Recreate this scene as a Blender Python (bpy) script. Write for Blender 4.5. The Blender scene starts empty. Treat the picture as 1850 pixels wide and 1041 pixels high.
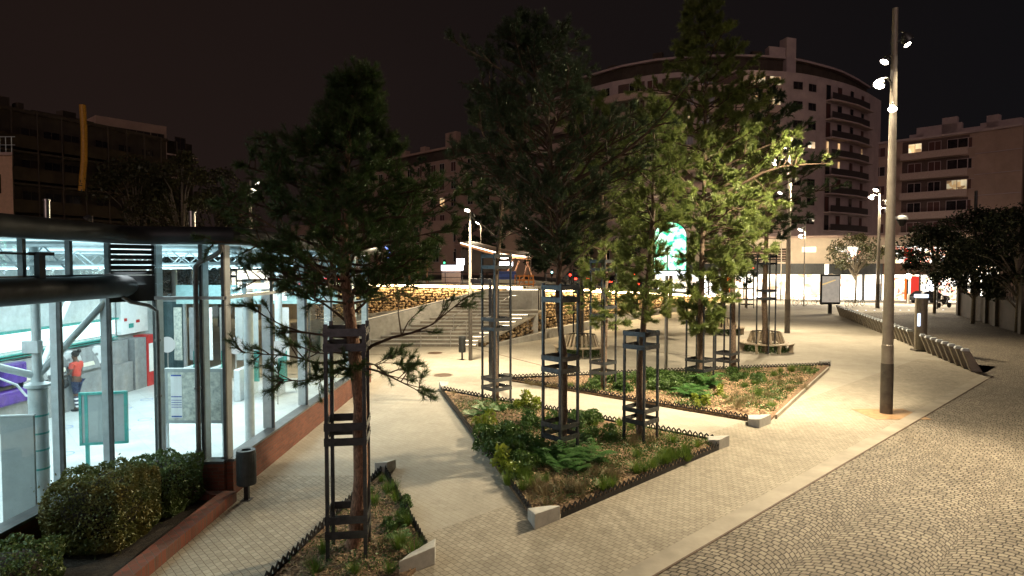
import bpy, bmesh, math, random
import numpy as np
from mathutils import Vector, Matrix
R = math.radians
random.seed(11)
S = bpy.context.scene
COL = S.collection
# ------------------------------------------------------------------ camera
F, HC, CX, CY = 1100.0, 4.4, 925.0, 520.5
PITCH = math.atan(40.5 / F)
cp, sp = math.cos(PITCH), math.sin(PITCH)
def ray(px, py):
    u, v = (px - CX) / F, (CY - py) / F
    return Vector((u, cp + sp * v, -sp + cp * v))
def G(px, py, z=0.0):
    d = ray(px, py); t = (z - HC) / d.z
    return Vector((d.x * t, d.y * t, z))
def P(px, py, Y):
    d = ray(px, py); t = Y / d.y
    return Vector((d.x * t, Y, HC + d.z * t))
cam = bpy.data.cameras.new('camera'); camo = bpy.data.objects.new('camera', cam); COL.objects.link(camo)
camo.location = (0, 0, HC); camo.rotation_euler = (R(90) - PITCH, 0, 0)
cam.sensor_width = 36; cam.lens = F / 1850 * 36; cam.clip_end = 2000; cam.clip_start = .05
S.camera = camo
S.view_settings.view_transform = 'Standard'; S.view_settings.look = 'None'; S.view_settings.exposure = 0
S.render.engine = 'CYCLES'
S.cycles.use_denoising = True
S.cycles.max_bounces = 5; S.cycles.diffuse_bounces = 2; S.cycles.glossy_bounces = 3
S.cycles.transparent_max_bounces = 16; S.cycles.transmission_bounces = 3
S.cycles.sample_clamp_indirect = 3.0
S.cycles.caustics_reflective = False; S.cycles.caustics_refractive = False

# ------------------------------------------------------------------ mesh builder
class MB:
    def __init__(s): s.v = []; s.f = []; s.m = []
    def add(s, vs, fs, mi=0):
        o = len(s.v); s.v += [tuple(x) for x in vs]
        s.f += [tuple(i + o for i in f) for f in fs]; s.m += [mi] * len(fs); return s
    def box(s, c, size, rz=0, mi=0, mat=None):
        a, b, h = size[0] / 2, size[1] / 2, size[2] / 2
        vs = [Vector((x, y, z)) for x in (-a, a) for y in (-b, b) for z in (-h, h)]
        if mat is not None: vs = [mat @ v for v in vs]
        elif rz:
            M = Matrix.Rotation(rz, 3, 'Z'); vs = [M @ v for v in vs]
        c = Vector(c); vs = [v + c for v in vs]
        return s.add(vs, [(0, 1, 3, 2), (4, 6, 7, 5), (0, 4, 5, 1), (2, 3, 7, 6), (0, 2, 6, 4), (1, 5, 7, 3)], mi)
    def bb(s, x0, x1, y0, y1, z0, z1, mi=0):
        return s.box(((x0 + x1) / 2, (y0 + y1) / 2, (z0 + z1) / 2), (x1 - x0, y1 - y0, z1 - z0), 0, mi)
    def bar(s, p0, p1, w, h, mi=0, z0off=0):      # upright box between two points (w across, h tall, base at points)
        p0, p1 = Vector(p0), Vector(p1); d = (p1 - p0); n = Vector((-d.y, d.x, 0))
        n = n.normalized() * w / 2 if n.length > 1e-6 else Vector((w / 2, 0, 0))
        u = Vector((0, 0, h))
        vs = [p0 - n, p0 + n, p0 + n + u, p0 - n + u, p1 - n, p1 + n, p1 + n + u, p1 - n + u]
        return s.add(vs, [(0, 1, 2, 3), (7, 6, 5, 4), (0, 4, 5, 1), (1, 5, 6, 2), (2, 6, 7, 3), (3, 7, 4, 0)], mi)
    def path(s, pts, rad, n=6, mi=0, caps=True):
        pts = [Vector(p) for p in pts]
        if not hasattr(rad, '__len__'): rad = [rad] * len(pts)
        rings = []
        t0 = (pts[1] - pts[0]).normalized()
        up = Vector((0, 0, 1)) if abs(t0.z) < .9 else Vector((1, 0, 0))
        side = t0.cross(up).normalized()
        for i, p in enumerate(pts):
            a = pts[max(0, i - 1)]; b = pts[min(len(pts) - 1, i + 1)]
            t = (b - a)
            t = t.normalized() if t.length > 1e-9 else t0
            side = (side - t * side.dot(t))
            side = side.normalized() if side.length > 1e-6 else t.orthogonal().normalized()
            w = t.cross(side)
            rings.append([p + (side * math.cos(2 * math.pi * k / n) + w * math.sin(2 * math.pi * k / n)) * rad[i] for k in range(n)])
        vs = [v for r in rings for v in r]; fs = []
        for i in range(len(pts) - 1):
            for k in range(n):
                fs.append((i * n + k, i * n + (k + 1) % n, (i + 1) * n + (k + 1) % n, (i + 1) * n + k))
        if caps:
            fs.append(tuple(range(n))[::-1]); fs.append(tuple((len(pts) - 1) * n + k for k in range(n)))
        return s.add(vs, fs, mi)
    def tube(s, a, b, r0, r1=None, n=10, mi=0): return s.path([a, b], [r0, r0 if r1 is None else r1], n, mi)
    def lathe(s, c, prof, n=20, mi=0, axis=None):
        c = Vector(c); vs = []; fs = []
        M = Matrix.Identity(3) if axis is None else Vector((0, 0, 1)).rotation_difference(Vector(axis).normalized()).to_matrix()
        for r, z in prof:
            for k in range(n):
                a = 2 * math.pi * k / n; vs.append(c + M @ Vector((r * math.cos(a), r * math.sin(a), z)))
        for i in range(len(prof) - 1):
            for k in range(n): fs.append((i * n + k, i * n + (k + 1) % n, (i + 1) * n + (k + 1) % n, (i + 1) * n + k))
        return s.add(vs, fs, mi)
    def prism(s, poly, z0, z1, mi=0):
        n = len(poly); z1s = z1 if hasattr(z1, '__len__') else [z1] * n
        vs = [(p[0], p[1], z0) for p in poly] + [(p[0], p[1], z1s[i]) for i, p in enumerate(poly)]
        fs = [tuple(range(n))[::-1], tuple(range(n, 2 * n))] + [(i, (i + 1) % n, n + (i + 1) % n, n + i) for i in range(n)]
        return s.add(vs, fs, mi)
    def quad(s, a, b, c, d, mi=0): return s.add([a, b, c, d], [(0, 1, 2, 3)], mi)
    def ball(s, c, r, mi=0, seed=None, j=0.0, sub=1, sc=(1, 1, 1)):
        bm = bmesh.new(); bmesh.ops.create_icosphere(bm, subdivisions=sub, radius=1)
        rnd = random.Random(seed); bm.verts.ensure_lookup_table()
        vs = []
        for v in bm.verts:
            k = r * (1 + rnd.uniform(-j, j)); vs.append((c[0] + v.co.x * k * sc[0], c[1] + v.co.y * k * sc[1], c[2] + v.co.z * k * sc[2]))
        s.add(vs, [tuple(x.index for x in f.verts) for f in bm.faces], mi); bm.free(); return s
    def build(s, name, mats, parent=None, smooth=False, origin=None, bevel=0):
        me = bpy.data.meshes.new(name)
        o = Vector(origin) if origin is not None else None
        me.from_pydata([tuple(Vector(v) - o) for v in s.v] if o is not None else s.v, [], s.f)
        if not isinstance(mats, (list, tuple)): mats = [mats]
        for m in mats: me.materials.append(m)
        me.polygons.foreach_set('material_index', s.m)
        if smooth: me.polygons.foreach_set('use_smooth', [True] * len(s.f))
        me.update()
        ob = bpy.data.objects.new(name, me); COL.objects.link(ob)
        if o is not None: ob.location = o
        if parent: ob.parent = parent
        if smooth and smooth != 'all':
            try: me.set_sharp_from_angle(angle=R(35))
            except Exception: pass
        if bevel:
            b = ob.modifiers.new('bevel', 'BEVEL'); b.width = bevel; b.segments = 2; b.limit_method = 'ANGLE'
        return ob
def npmesh(name, verts, faces, mat, parent=None, k=3, matidx=None):
    me = bpy.data.meshes.new(name); nv, nf = len(verts), len(faces)
    me.vertices.add(nv); me.vertices.foreach_set('co', np.asarray(verts, dtype=np.float32).ravel())
    me.loops.add(nf * k); me.loops.foreach_set('vertex_index', np.asarray(faces, dtype=np.int32).ravel())
    me.polygons.add(nf); me.polygons.foreach_set('loop_start', np.arange(0, nf * k, k, dtype=np.int32))
    me.polygons.foreach_set('loop_total', np.full(nf, k, dtype=np.int32))
    mats = mat if isinstance(mat, (list, tuple)) else [mat]
    for m in mats: me.materials.append(m)
    if matidx is not None: me.polygons.foreach_set('material_index', np.asarray(matidx, dtype=np.int32))
    me.update(calc_edges=True); me.validate()
    ob = bpy.data.objects.new(name, me); COL.objects.link(ob)
    if parent: ob.parent = parent
    return ob
def tag(o, label=None, cat=None, group=None, kind=None):
    if label: o['label'] = label
    if cat: o['category'] = cat
    if group: o['group'] = group
    if kind: o['kind'] = kind
    return o
def thing(name, label, cat, loc=(0, 0, 0), rz=0, group=None):
    o = bpy.data.objects.new(name, None); COL.objects.link(o); o.empty_display_size = .2
    o.location = loc; o.rotation_euler = (0, 0, rz); return tag(o, label, cat, group)
def dup(o, parent=None, first=True):
    c = o.copy(); COL.objects.link(c)
    if parent is not None: c.parent = parent
    for ch in list(o.children): dup(ch, c, False)
    return c
def place(root, loc, rz=0, label=None, sc=1):
    root.location = loc; root.rotation_euler = (0, 0, rz); root.scale = (sc, sc, sc)
    if label: root['label'] = label
    return root

# ------------------------------------------------------------------ materials
def nodes(name):
    m = bpy.data.materials.new(name); m.use_nodes = True; nt = m.node_tree
    b = nt.nodes['Principled BSDF']; return m, nt, b
def pm(name, base, rough=.6, metal=0, var=.18, scale=6, bump=0, bscale=40, emit=None, es=0, base2=None, spec=.4, streak=None):
    m, nt, b = nodes(name); N, L = nt.nodes, nt.links
    geo = N.new('ShaderNodeNewGeometry')
    n1 = N.new('ShaderNodeTexNoise'); n1.inputs['Scale'].default_value = scale; n1.inputs['Detail'].default_value = 6; n1.inputs['Roughness'].default_value = .65
    if streak:
        mp = N.new('ShaderNodeMapping'); mp.inputs['Scale'].default_value = streak
        L.new(geo.outputs['Position'], mp.inputs[0]); L.new(mp.outputs[0], n1.inputs['Vector'])
    else: L.new(geo.outputs['Position'], n1.inputs['Vector'])
    mix = N.new('ShaderNodeMix'); mix.data_type = 'RGBA'
    lo = [c * (1 - var * 1.4) for c in base]; hi = [min(1, c * (1 + var)) for c in (base2 or base)]
    mix.inputs[6].default_value = (*lo, 1); mix.inputs[7].default_value = (*hi, 1)
    rmp = N.new('ShaderNodeMapRange'); rmp.inputs[1].default_value = .32; rmp.inputs[2].default_value = .68
    L.new(n1.outputs['Fac'], rmp.inputs[0]); L.new(rmp.outputs[0], mix.inputs[0]); L.new(mix.outputs[2], b.inputs['Base Color'])
    b.inputs['Roughness'].default_value = rough; b.inputs['Metallic'].default_value = metal
    b.inputs['Specular IOR Level'].default_value = spec
    if bump:
        n2 = N.new('ShaderNodeTexNoise'); n2.inputs['Scale'].default_value = bscale; n2.inputs['Detail'].default_value = 5
        L.new(geo.outputs['Position'], n2.inputs['Vector'])
        bp = N.new('ShaderNodeBump'); bp.inputs['Strength'].default_value = bump; bp.inputs['Distance'].default_value = .02
        L.new(n2.outputs['Fac'], bp.inputs['Height']); L.new(bp.outputs[0], b.inputs['Normal'])
    if emit:
        b.inputs['Emission Color'].default_value = (*emit, 1); b.inputs['Emission Strength'].default_value = es
    return m
def emis(name, col, st):
    m = bpy.data.materials.new(name); m.use_nodes = True; nt = m.node_tree; nt.nodes.clear()
    o = nt.nodes.new('ShaderNodeOutputMaterial'); e = nt.nodes.new('ShaderNodeEmission')
    e.inputs[0].default_value = (*col, 1); e.inputs[1].default_value = st; nt.links.new(e.outputs[0], o.inputs[0]); return m
def glassmat(name, tint, gloss=.1, rough=.0):
    m = bpy.data.materials.new(name); m.use_nodes = True; nt = m.node_tree; nt.nodes.clear(); N, L = nt.nodes, nt.links
    o = N.new('ShaderNodeOutputMaterial'); t = N.new('ShaderNodeBsdfTransparent'); g = N.new('ShaderNodeBsdfGlossy')
    t.inputs[0].default_value = (*tint, 1); g.inputs['Roughness'].default_value = rough; g.inputs[0].default_value = (.9, .95, 1, 1)
    lw = N.new('ShaderNodeLayerWeight'); lw.inputs[0].default_value = .35
    mr = N.new('ShaderNodeMapRange'); mr.inputs[3].default_value = gloss * .6; mr.inputs[4].default_value = min(1, gloss * 5)
    L.new(lw.outputs['Fresnel'], mr.inputs[0])
    mx = N.new('ShaderNodeMixShader'); L.new(mr.outputs[0], mx.inputs[0]); L.new(t.outputs[0], mx.inputs[1]); L.new(g.outputs[0], mx.inputs[2]); L.new(mx.outputs[0], o.inputs[0])
    return m
def leafmat(name, a, b_, tr=.35, scale=3):
    m = bpy.data.materials.new(name); m.use_nodes = True; nt = m.node_tree; nt.nodes.clear(); N, L = nt.nodes, nt.links
    o = N.new('ShaderNodeOutputMaterial'); d = N.new('ShaderNodeBsdfDiffuse'); t = N.new('ShaderNodeBsdfTranslucent')
    g = N.new('ShaderNodeBsdfGlossy'); g.inputs['Roughness'].default_value = .45; g.inputs[0].default_value = (.8, .9, .7, 1)
    geo = N.new('ShaderNodeNewGeometry'); n = N.new('ShaderNodeTexNoise'); n.inputs['Scale'].default_value = scale; n.inputs['Detail'].default_value = 8; n.inputs['Roughness'].default_value = .75
    L.new(geo.outputs['Position'], n.inputs['Vector'])
    r = N.new('ShaderNodeValToRGB'); r.color_ramp.elements[0].position = .32; r.color_ramp.elements[1].position = .68
    r.color_ramp.elements[0].color = (*a, 1); r.color_ramp.elements[1].color = (*b_, 1)
    L.new(n.outputs['Fac'], r.inputs[0]); L.new(r.outputs[0], d.inputs[0]); L.new(r.outputs[0], t.inputs[0])
    mx = N.new('ShaderNodeMixShader'); mx.inputs[0].default_value = tr; L.new(d.outputs[0], mx.inputs[1]); L.new(t.outputs[0], mx.inputs[2])
    m2 = N.new('ShaderNodeMixShader'); m2.inputs[0].default_value = .05; L.new(mx.outputs[0], m2.inputs[1]); L.new(g.outputs[0], m2.inputs[2]); L.new(m2.outputs[0], o.inputs[0])
    return m
KD = Vector((.739, .674)); KN = Vector((.674, -.739))       # kerb direction, normal toward the road
K0 = Vector((2.16, 8.63))
def uvrot(nt):                                               # u along kerb, v across (towards road)
    N, L = nt.nodes, nt.links
    geo = N.new('ShaderNodeNewGeometry'); sub = N.new('ShaderNodeVectorMath'); sub.operation = 'SUBTRACT'; sub.inputs[1].default_value = (K0.x, K0.y, 0)
    L.new(geo.outputs['Position'], sub.inputs[0])
    du = N.new('ShaderNodeVectorMath'); du.operation = 'DOT_PRODUCT'; du.inputs[1].default_value = (KD.x, KD.y, 0)
    dv = N.new('ShaderNodeVectorMath'); dv.operation = 'DOT_PRODUCT'; dv.inputs[1].default_value = (KN.x, KN.y, 0)
    L.new(sub.outputs[0], du.inputs[0]); L.new(sub.outputs[0], dv.inputs[0])
    return geo, du.outputs['Value'], dv.outputs['Value']
def mth(nt, op, a, b=None):
    n = nt.nodes.new('ShaderNodeMath'); n.operation = op
    for i, x in enumerate((a, b)):
        if x is None: continue
        if isinstance(x, (int, float)): n.inputs[i].default_value = x
        else: nt.links.new(x, n.inputs[i])
    return n.outputs[0]
def noise_at(nt, geo, scale, detail=4, rough=.6):
    n = nt.nodes.new('ShaderNodeTexNoise'); n.inputs['Scale'].default_value = scale; n.inputs['Detail'].default_value = detail; n.inputs['Roughness'].default_value = rough
    nt.links.new(geo.outputs['Position'], n.inputs['Vector']); return n
def mixc(nt, fac, a, b, mode='MIX'):
    m = nt.nodes.new('ShaderNodeMix'); m.data_type = 'RGBA'; m.blend_type = mode
    for i, x in ((0, fac), (6, a), (7, b)):
        if isinstance(x, (int, float)): m.inputs[i].default_value = x
        elif isinstance(x, tuple): m.inputs[i].default_value = (*x, 1)
        else: nt.links.new(x, m.inputs[i])
    return m.outputs[2]
def brickmat(name, c1, c2, mortar, bw, bh, ms, mode, bump=.5, rough=.8, dist=.006, rot=0):
    m, nt, b = nodes(name); N, L = nt.nodes, nt.links
    if mode in ('arc', 'course'):
        geo, u, v = uvrot(nt)
    comb = N.new('ShaderNodeCombineXYZ')
    if mode == 'arc':
        W, Rr = 1.45, .84
        vs = mth(nt, 'ADD', v, .25)
        c = mth(nt, 'FLOOR', mth(nt, 'DIVIDE', vs, W))
        loc = mth(nt, 'SUBTRACT', vs, mth(nt, 'MULTIPLY', mth(nt, 'ADD', c, .5), W))
        curve = mth(nt, 'SQRT', mth(nt, 'SUBTRACT', Rr * Rr, mth(nt, 'MULTIPLY', loc, loc)))
        wob = noise_at(nt, geo, .9, 2)
        row = mth(nt, 'ADD', mth(nt, 'SUBTRACT', u, curve), mth(nt, 'MULTIPLY', wob.outputs['Fac'], .12))
        al = mth(nt, 'ADD', mth(nt, 'MULTIPLY', mth(nt, 'ARCSINE', mth(nt, 'DIVIDE', loc, Rr)), Rr), mth(nt, 'MULTIPLY', c, 7.313))
        rid = mth(nt, 'FLOOR', mth(nt, 'DIVIDE', row, bh))
        al = mth(nt, 'ADD', al, mth(nt, 'MULTIPLY', mth(nt, 'FRACT', mth(nt, 'MULTIPLY', mth(nt, 'SINE', mth(nt, 'MULTIPLY', mth(nt, 'ADD', rid, mth(nt, 'MULTIPLY', c, 3.7)), 78.233)), 43.7)), bw * .5))
        L.new(al, comb.inputs[0]); L.new(row, comb.inputs[1])
    elif mode == 'course':
        L.new(v, comb.inputs[0]); L.new(u, comb.inputs[1])
    else:                                                     # vertical brick wall: x+y along, z up
        geo = N.new('ShaderNodeNewGeometry'); sx = N.new('ShaderNodeSeparateXYZ'); L.new(geo.outputs['Position'], sx.inputs[0])
        L.new(mth(nt, 'ADD', sx.outputs[0], sx.outputs[1]), comb.inputs[0]); L.new(sx.outputs[2], comb.inputs[1])
    nz = noise_at(nt, geo, 9, 3)
    sc = N.new('ShaderNodeVectorMath'); sc.operation = 'SCALE'; sc.inputs['Scale'].default_value = dist * 4
    L.new(nz.outputs['Color'], sc.inputs[0])
    av = N.new('ShaderNodeVectorMath'); L.new(comb.outputs[0], av.inputs[0]); L.new(sc.outputs[0], av.inputs[1])
    br = N.new('ShaderNodeTexBrick'); br.inputs['Scale'].default_value = 1
    br.inputs['Color1'].default_value = (*c1, 1); br.inputs['Color2'].default_value = (*c2, 1); br.inputs['Mortar'].default_value = (*mortar, 1)
    br.inputs['Mortar Size'].default_value = ms; br.inputs['Mortar Smooth'].default_value = .35
    br.inputs['Brick Width'].default_value = bw; br.inputs['Row Height'].default_value = bh; br.inputs['Bias'].default_value = 0
    L.new(av.outputs[0], br.inputs['Vector'])
    big = noise_at(nt, geo, .5, 6, .7); fine = noise_at(nt, geo, 35, 4, .7)
    k = mth(nt, 'ADD', mth(nt, 'MULTIPLY', big.outputs['Fac'], .9), mth(nt, 'MULTIPLY', fine.outputs['Fac'], .5))
    k = mth(nt, 'ADD', k, .3)
    sp_ = noise_at(nt, geo, 2.6, 9, .8); stn = N.new('ShaderNodeMapRange'); stn.inputs[1].default_value = .28; stn.inputs[2].default_value = .46; stn.inputs[3].default_value = .72; stn.inputs[4].default_value = 1.0; L.new(sp_.outputs['Fac'], stn.inputs[0])
    k = mth(nt, 'MULTIPLY', k, stn.outputs[0])
    cc = N.new('ShaderNodeCombineColor');
    for i in range(3): L.new(k, cc.inputs[i])
    L.new(mixc(nt, 1.0, br.outputs['Color'], cc.outputs[0], 'MULTIPLY'), b.inputs['Base Color'])
    b.inputs['Roughness'].default_value = rough; b.inputs['Specular IOR Level'].default_value = .35
    bp = N.new('ShaderNodeBump'); bp.inputs['Strength'].default_value = bump; bp.inputs['Distance'].default_value = .01
    hgt = mth(nt, 'ADD', mth(nt, 'MULTIPLY', br.outputs['Fac'], -1.0), mth(nt, 'MULTIPLY', fine.outputs['Fac'], .6))
    L.new(hgt, bp.inputs['Height']); L.new(bp.outputs[0], b.inputs['Normal'])
    return m
def winmat(name, cols, st, sx=1.2, sz=.5):                   # bright shop interior: shelves of goods behind glass
    m = bpy.data.materials.new(name); m.use_nodes = True; nt = m.node_tree; nt.nodes.clear(); N, L = nt.nodes, nt.links
    o = N.new('ShaderNodeOutputMaterial'); e = N.new('ShaderNodeEmission'); geo = N.new('ShaderNodeNewGeometry')
    mp = N.new('ShaderNodeMapping'); mp.inputs['Scale'].default_value = (sx, sx, sz * 4); L.new(geo.outputs['Position'], mp.inputs[0])
    v = N.new('ShaderNodeTexVoronoi'); v.distance = 'CHEBYCHEV'; v.inputs['Scale'].default_value = 1; L.new(mp.outputs[0], v.inputs['Vector'])
    r = N.new('ShaderNodeValToRGB'); r.color_ramp.interpolation = 'CONSTANT'
    while len(r.color_ramp.elements) < len(cols): r.color_ramp.elements.new(.5)
    for i, c in enumerate(cols): r.color_ramp.elements[i].position = i / len(cols); r.color_ramp.elements[i].color = (*c, 1)
    sp_ = N.new('ShaderNodeSeparateColor'); L.new(v.outputs['Color'], sp_.inputs[0]); L.new(sp_.outputs[0], r.inputs[0])
    n = N.new('ShaderNodeTexNoise'); n.inputs['Scale'].default_value = .35; L.new(geo.outputs['Position'], n.inputs['Vector'])
    mr = N.new('ShaderNodeMapRange'); mr.inputs[1].default_value = .35; mr.inputs[2].default_value = .65; mr.inputs[3].default_value = st * .45; mr.inputs[4].default_value = st * 1.3
    L.new(n.outputs['Fac'], mr.inputs[0]); L.new(r.outputs[0], e.inputs[0]); L.new(mr.outputs[0], e.inputs[1]); L.new(e.outputs[0], o.inputs[0]); return m

M = {}
M['concrete'] = brickmat('fine_plaza_paving', (.375, .34, .275), (.345, .31, .25), (.285, .25, .195), .22, .11, .006, 'course', .2, .85, dist=.004)
M['stone_block'] = pm('cast_stone', (.46, .44, .40), .8, var=.1, scale=9, bump=.15)
M['conc_wall'] = pm('wall_concrete', (.36, .34, .30), .85, var=.18, scale=2.5, bump=.15)
M['setts'] = brickmat('small_setts', (.36, .32, .25), (.28, .245, .19), (.15, .12, .085), .12, .10, .006, 'course', .35)
M['cobble'] = brickmat('fan_cobbles', (.285, .245, .185), (.17, .14, .105), (.022, .015, .01), .135, .118, .012, 'arc', .8, dist=.012)
M['kerb'] = pm('kerb_stone', (.33, .29, .23), .8, var=.15, scale=1.5, bump=.1)
M['gutter'] = pm('rusty_gutter', (.10, .055, .03), .7, var=.3, scale=20)
M['brick'] = brickmat('red_brick', (.20, .062, .035), (.13, .042, .026), (.12, .08, .055), .22, .066, .008, 'wall', .4)
M['brick_top'] = brickmat('brick_coping', (.19, .055, .032), (.11, .045, .03), (.10, .07, .05), .11, .11, .006, 'course', .4)
M['black_steel'] = pm('black_steel', (.028, .026, .027), .42, .35, var=.3, scale=12)
M['guard_steel'] = pm('dark_grey_steel', (.10, .105, .115), .27, .65, var=.25, scale=10)
M['dark_roof'] = pm('dark_roof_metal', (.035, .036, .038), .5, .2, var=.35, scale=2)
M['frame_dark'] = pm('dark_frame', (.11, .11, .11), .4, .5, var=.2)
M['frame_light'] = pm('pale_frame', (.55, .60, .62), .4, .3, var=.1)
M['steel'] = pm('brushed_steel', (.42, .41, .39), .3, .9, var=.12, scale=14)
M['pipe'] = pm('grey_pipe', (.20, .19, .18), .35, .7, var=.2, scale=10)
M['glass'] = glassmat('station_glass', (.82, .93, .94), .09)
M['glass_up'] = glassmat('upper_glass', (.72, .86, .90), .16)
M['glass_side'] = glassmat('far_glass', (.9, .96, .96), .06)
M['int_floor'] = pm('white_tiles', (.62, .66, .66), .35, var=.06, scale=1.5)
M['int_wall'] = pm('pale_interior', (.55, .60, .60), .6, var=.1)
M['int_ceiling'] = pm('grey_ceiling', (.42, .47, .48), .7, var=.2, scale=3)
M['int_column'] = pm('painted_column', (.48, .54, .55), .4, .2, var=.1)
M['int_dark'] = pm('grey_cabinet', (.22, .23, .235), .5, var=.15)
M['purple'] = pm('purple_panel', (.07, .03, .22), .45, var=.2)
M['teal'] = pm('teal_frame', (.05, .30, .27), .4, var=.12)
M['board'] = pm('grey_board', (.30, .34, .34), .45, var=.08, scale=3)
M['paper'] = pm('white_paper', (.7, .72, .72), .6, var=.05)
M['map'] = pm('pale_map', (.38, .43, .40), .6, var=.25, scale=9, base2=(.5, .52, .46))
M['red'] = pm('red_paint', (.45, .03, .03), .4)
M['blue'] = pm('blue_paint', (.03, .08, .35), .5)
M['disc'] = pm('pale_disc', (.55, .57, .58), .4, var=.06)
M['white_light'] = emis('cool_lightbox', (.85, 1, .99), 2.6)
M['tube_light'] = emis('ceiling_tube', (.85, 1, 1), 9)
M['lens'] = emis('lamp_lens', (1, .88, .74), 40)
M['lens_far'] = emis('far_lamp_lens', (1, .86, .72), 22)
M['lamp_shell'] = pm('lamp_shell', (.10, .10, .10), .4, .5)
M['lamp_pole'] = pm('lamp_pole_paint', (.36, .32, .27), .5, .2, var=.12, scale=4)
M['lamp_pole_dark'] = pm('lamp_pole_dark_paint', (.13, .115, .10), .5, .2, var=.2)
M['led'] = emis('warm_led', (1, .76, .42), 34)
M['led_soft'] = emis('soft_step_led', (1, .85, .62), 7)
M['edge_glow'] = emis('lit_edge_glow', (1, .82, .52), 1.1)
M['led_step'] = emis('step_led', (1, .85, .6), 9)
M['bark'] = pm('pine_bark', (.20, .105, .065), .9, var=.45, scale=14, bump=.9, bscale=45, base2=(.30, .17, .11), streak=(3, 3, 1))
M['bark_mid'] = pm('grey_brown_bark', (.10, .068, .048), .9, var=.45, scale=14, bump=.9, bscale=45, base2=(.16, .11, .075), streak=(3, 3, 1))
M['twig'] = pm('dark_twig', (.085, .055, .035), .9, var=.3)
M['bark_grey'] = pm('grey_bark', (.20, .17, .13), .9, var=.4, scale=14, bump=.6)
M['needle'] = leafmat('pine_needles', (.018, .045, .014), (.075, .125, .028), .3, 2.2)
M['needle_dark'] = leafmat('shaded_needles', (.018, .036, .020), (.050, .078, .032), .25, 1.5)  # shaded copy of the pine needles, unlit crowns put into the colour
M['needle_lit'] = leafmat('lamplit_needles', (.075, .115, .03), (.25, .30, .08), .35, 2.5)  # lit copy of the pine needles, lamplight put into the colour
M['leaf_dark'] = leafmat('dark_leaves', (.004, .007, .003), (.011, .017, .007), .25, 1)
M['leaf_brown'] = leafmat('brownish_leaves', (.02, .024, .010), (.06, .05, .02), .25, .8)
M['hedge'] = leafmat('hedge_leaves', (.04, .07, .02), (.12, .15, .035), .25, 4)
M['hedge_red'] = leafmat('reddish_hedge_leaves', (.05, .085, .02), (.20, .15, .04), .25, 3)
M['grass'] = leafmat('grass_blades', (.05, .10, .015), (.15, .22, .03), .35, 3)
M['fern'] = leafmat('fern_fronds', (.03, .09, .02), (.08, .19, .045), .35, 3)
M['lime'] = leafmat('lime_leaves', (.14, .20, .02), (.30, .34, .04), .4, 4)
M['drygrass'] = leafmat('dry_grass', (.10, .075, .04), (.24, .18, .09), .3, 4)
M['cover'] = leafmat('low_green_leaves', (.02, .06, .012), (.09, .15, .03), .3, 4)
M['mulch'] = pm('mulch', (.12, .065, .035), .95, var=.6, scale=22, bump=1, bscale=70, base2=(.22, .14, .08))
M['chip'] = pm('wood_chip', (.26, .155, .085), .9, var=.5, scale=30, base2=(.42, .29, .17))
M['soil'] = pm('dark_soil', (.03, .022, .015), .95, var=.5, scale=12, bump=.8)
M['wood'] = pm('bench_wood', (.42, .34, .24), .6, var=.2, scale=12)
M['rock'] = pm('gabion_rock', (.23, .15, .08), .85, var=.5, scale=3.5, bump=.5, bscale=18, base2=(.38, .27, .15))
M['rock_bed'] = pm('dark_gap', (.05, .035, .02), .95)
M['canopy_wood'] = pm('orange_timber', (.42, .20, .10), .6, var=.15, scale=4)
M['facade_pink'] = pm('pink_render', (.44, .34, .33), .85, var=.12, scale=.6, bump=.05)
M['facade_cream'] = pm('cream_render', (.38, .26, .205), .85, var=.12, scale=.5)
M['facade_dark'] = pm('dim_render', (.065, .048, .035), .85, var=.25, scale=.7)
M['podium'] = pm('podium_panels', (.60, .50, .40), .8, var=.08, scale=1)
M['balcony'] = pm('balcony_rail', (.045, .035, .035), .6)
M['recess_shade'] = pm('recess_shade_render', (.11, .07, .06), .9)  # dark tone for painted shade between the balconies
M['riser_shade'] = pm('riser_shade', (.22, .19, .15), .85)  # darker than the treads, shade on the risers put into the colour
M['balcony_solid'] = pm('balcony_parapet', (.48, .35, .30), .8, var=.1)
M['pane_dark'] = pm('dark_pane', (.025, .02, .022), .15, var=.4, scale=1, spec=.6)
M['shutter_red'] = pm('red_brown_shutter', (.09, .035, .03), .6)
M['win_lit'] = winmat('lit_window', [(1, .72, .38), (.9, .55, .25), (.35, .2, .1), (1, .8, .5)], 1.1, 1.6, .35)
M['win_lit2'] = winmat('bright_window', [(1, .86, .62), (1, .78, .5), (.6, .42, .25)], 1.7, .9, .3)
M['win_frame'] = pm('white_window_frame', (.5, .47, .43), .6)
M['awning'] = pm('grey_awning', (.06, .065, .07), .7)
M['awning_brown'] = pm('brown_awning', (.09, .045, .03), .7)
M['shop'] = winmat('shop_interior', [(1, .93, .8), (1, .97, .9), (1, .9, .72), (1, 1, .95), (1, .85, .6), (.95, .6, .35)], 3.2, 1.3, .5)
M['shop_goods'] = winmat('shop_goods', [(1, .93, .8), (1, .5, .3), (1, .95, .85), (.9, .3, .2), (1, .85, .5), (1, .92, .85)], 2.6, 3.0, .9)
M['shop_red'] = emis('red_shop_sign', (.9, .06, .04), 1.0)
M['shop_orange'] = emis('orange_shop_panel', (1, .16, .02), 1.5)
M['shop_white'] = emis('white_shop_panel', (1, .9, .75), 2.0)
M['sign_white'] = emis('white_sign', (.85, .9, 1), 5)
M['red_light'] = emis('red_lamp', (1, .04, .02), 9)
M['green_light'] = emis('green_lamp', (.1, 1, .4), 3)
M['cyan_light'] = emis('cyan_lamp', (.5, 1, 1), 5)
M['yellow'] = pm('yellow_chute', (.42, .20, .02), .5, emit=(.5, .22, .02), es=.02)
M['net'] = pm('scaffold_net', (.05, .035, .02), .9, var=.3, scale=.8)
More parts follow.
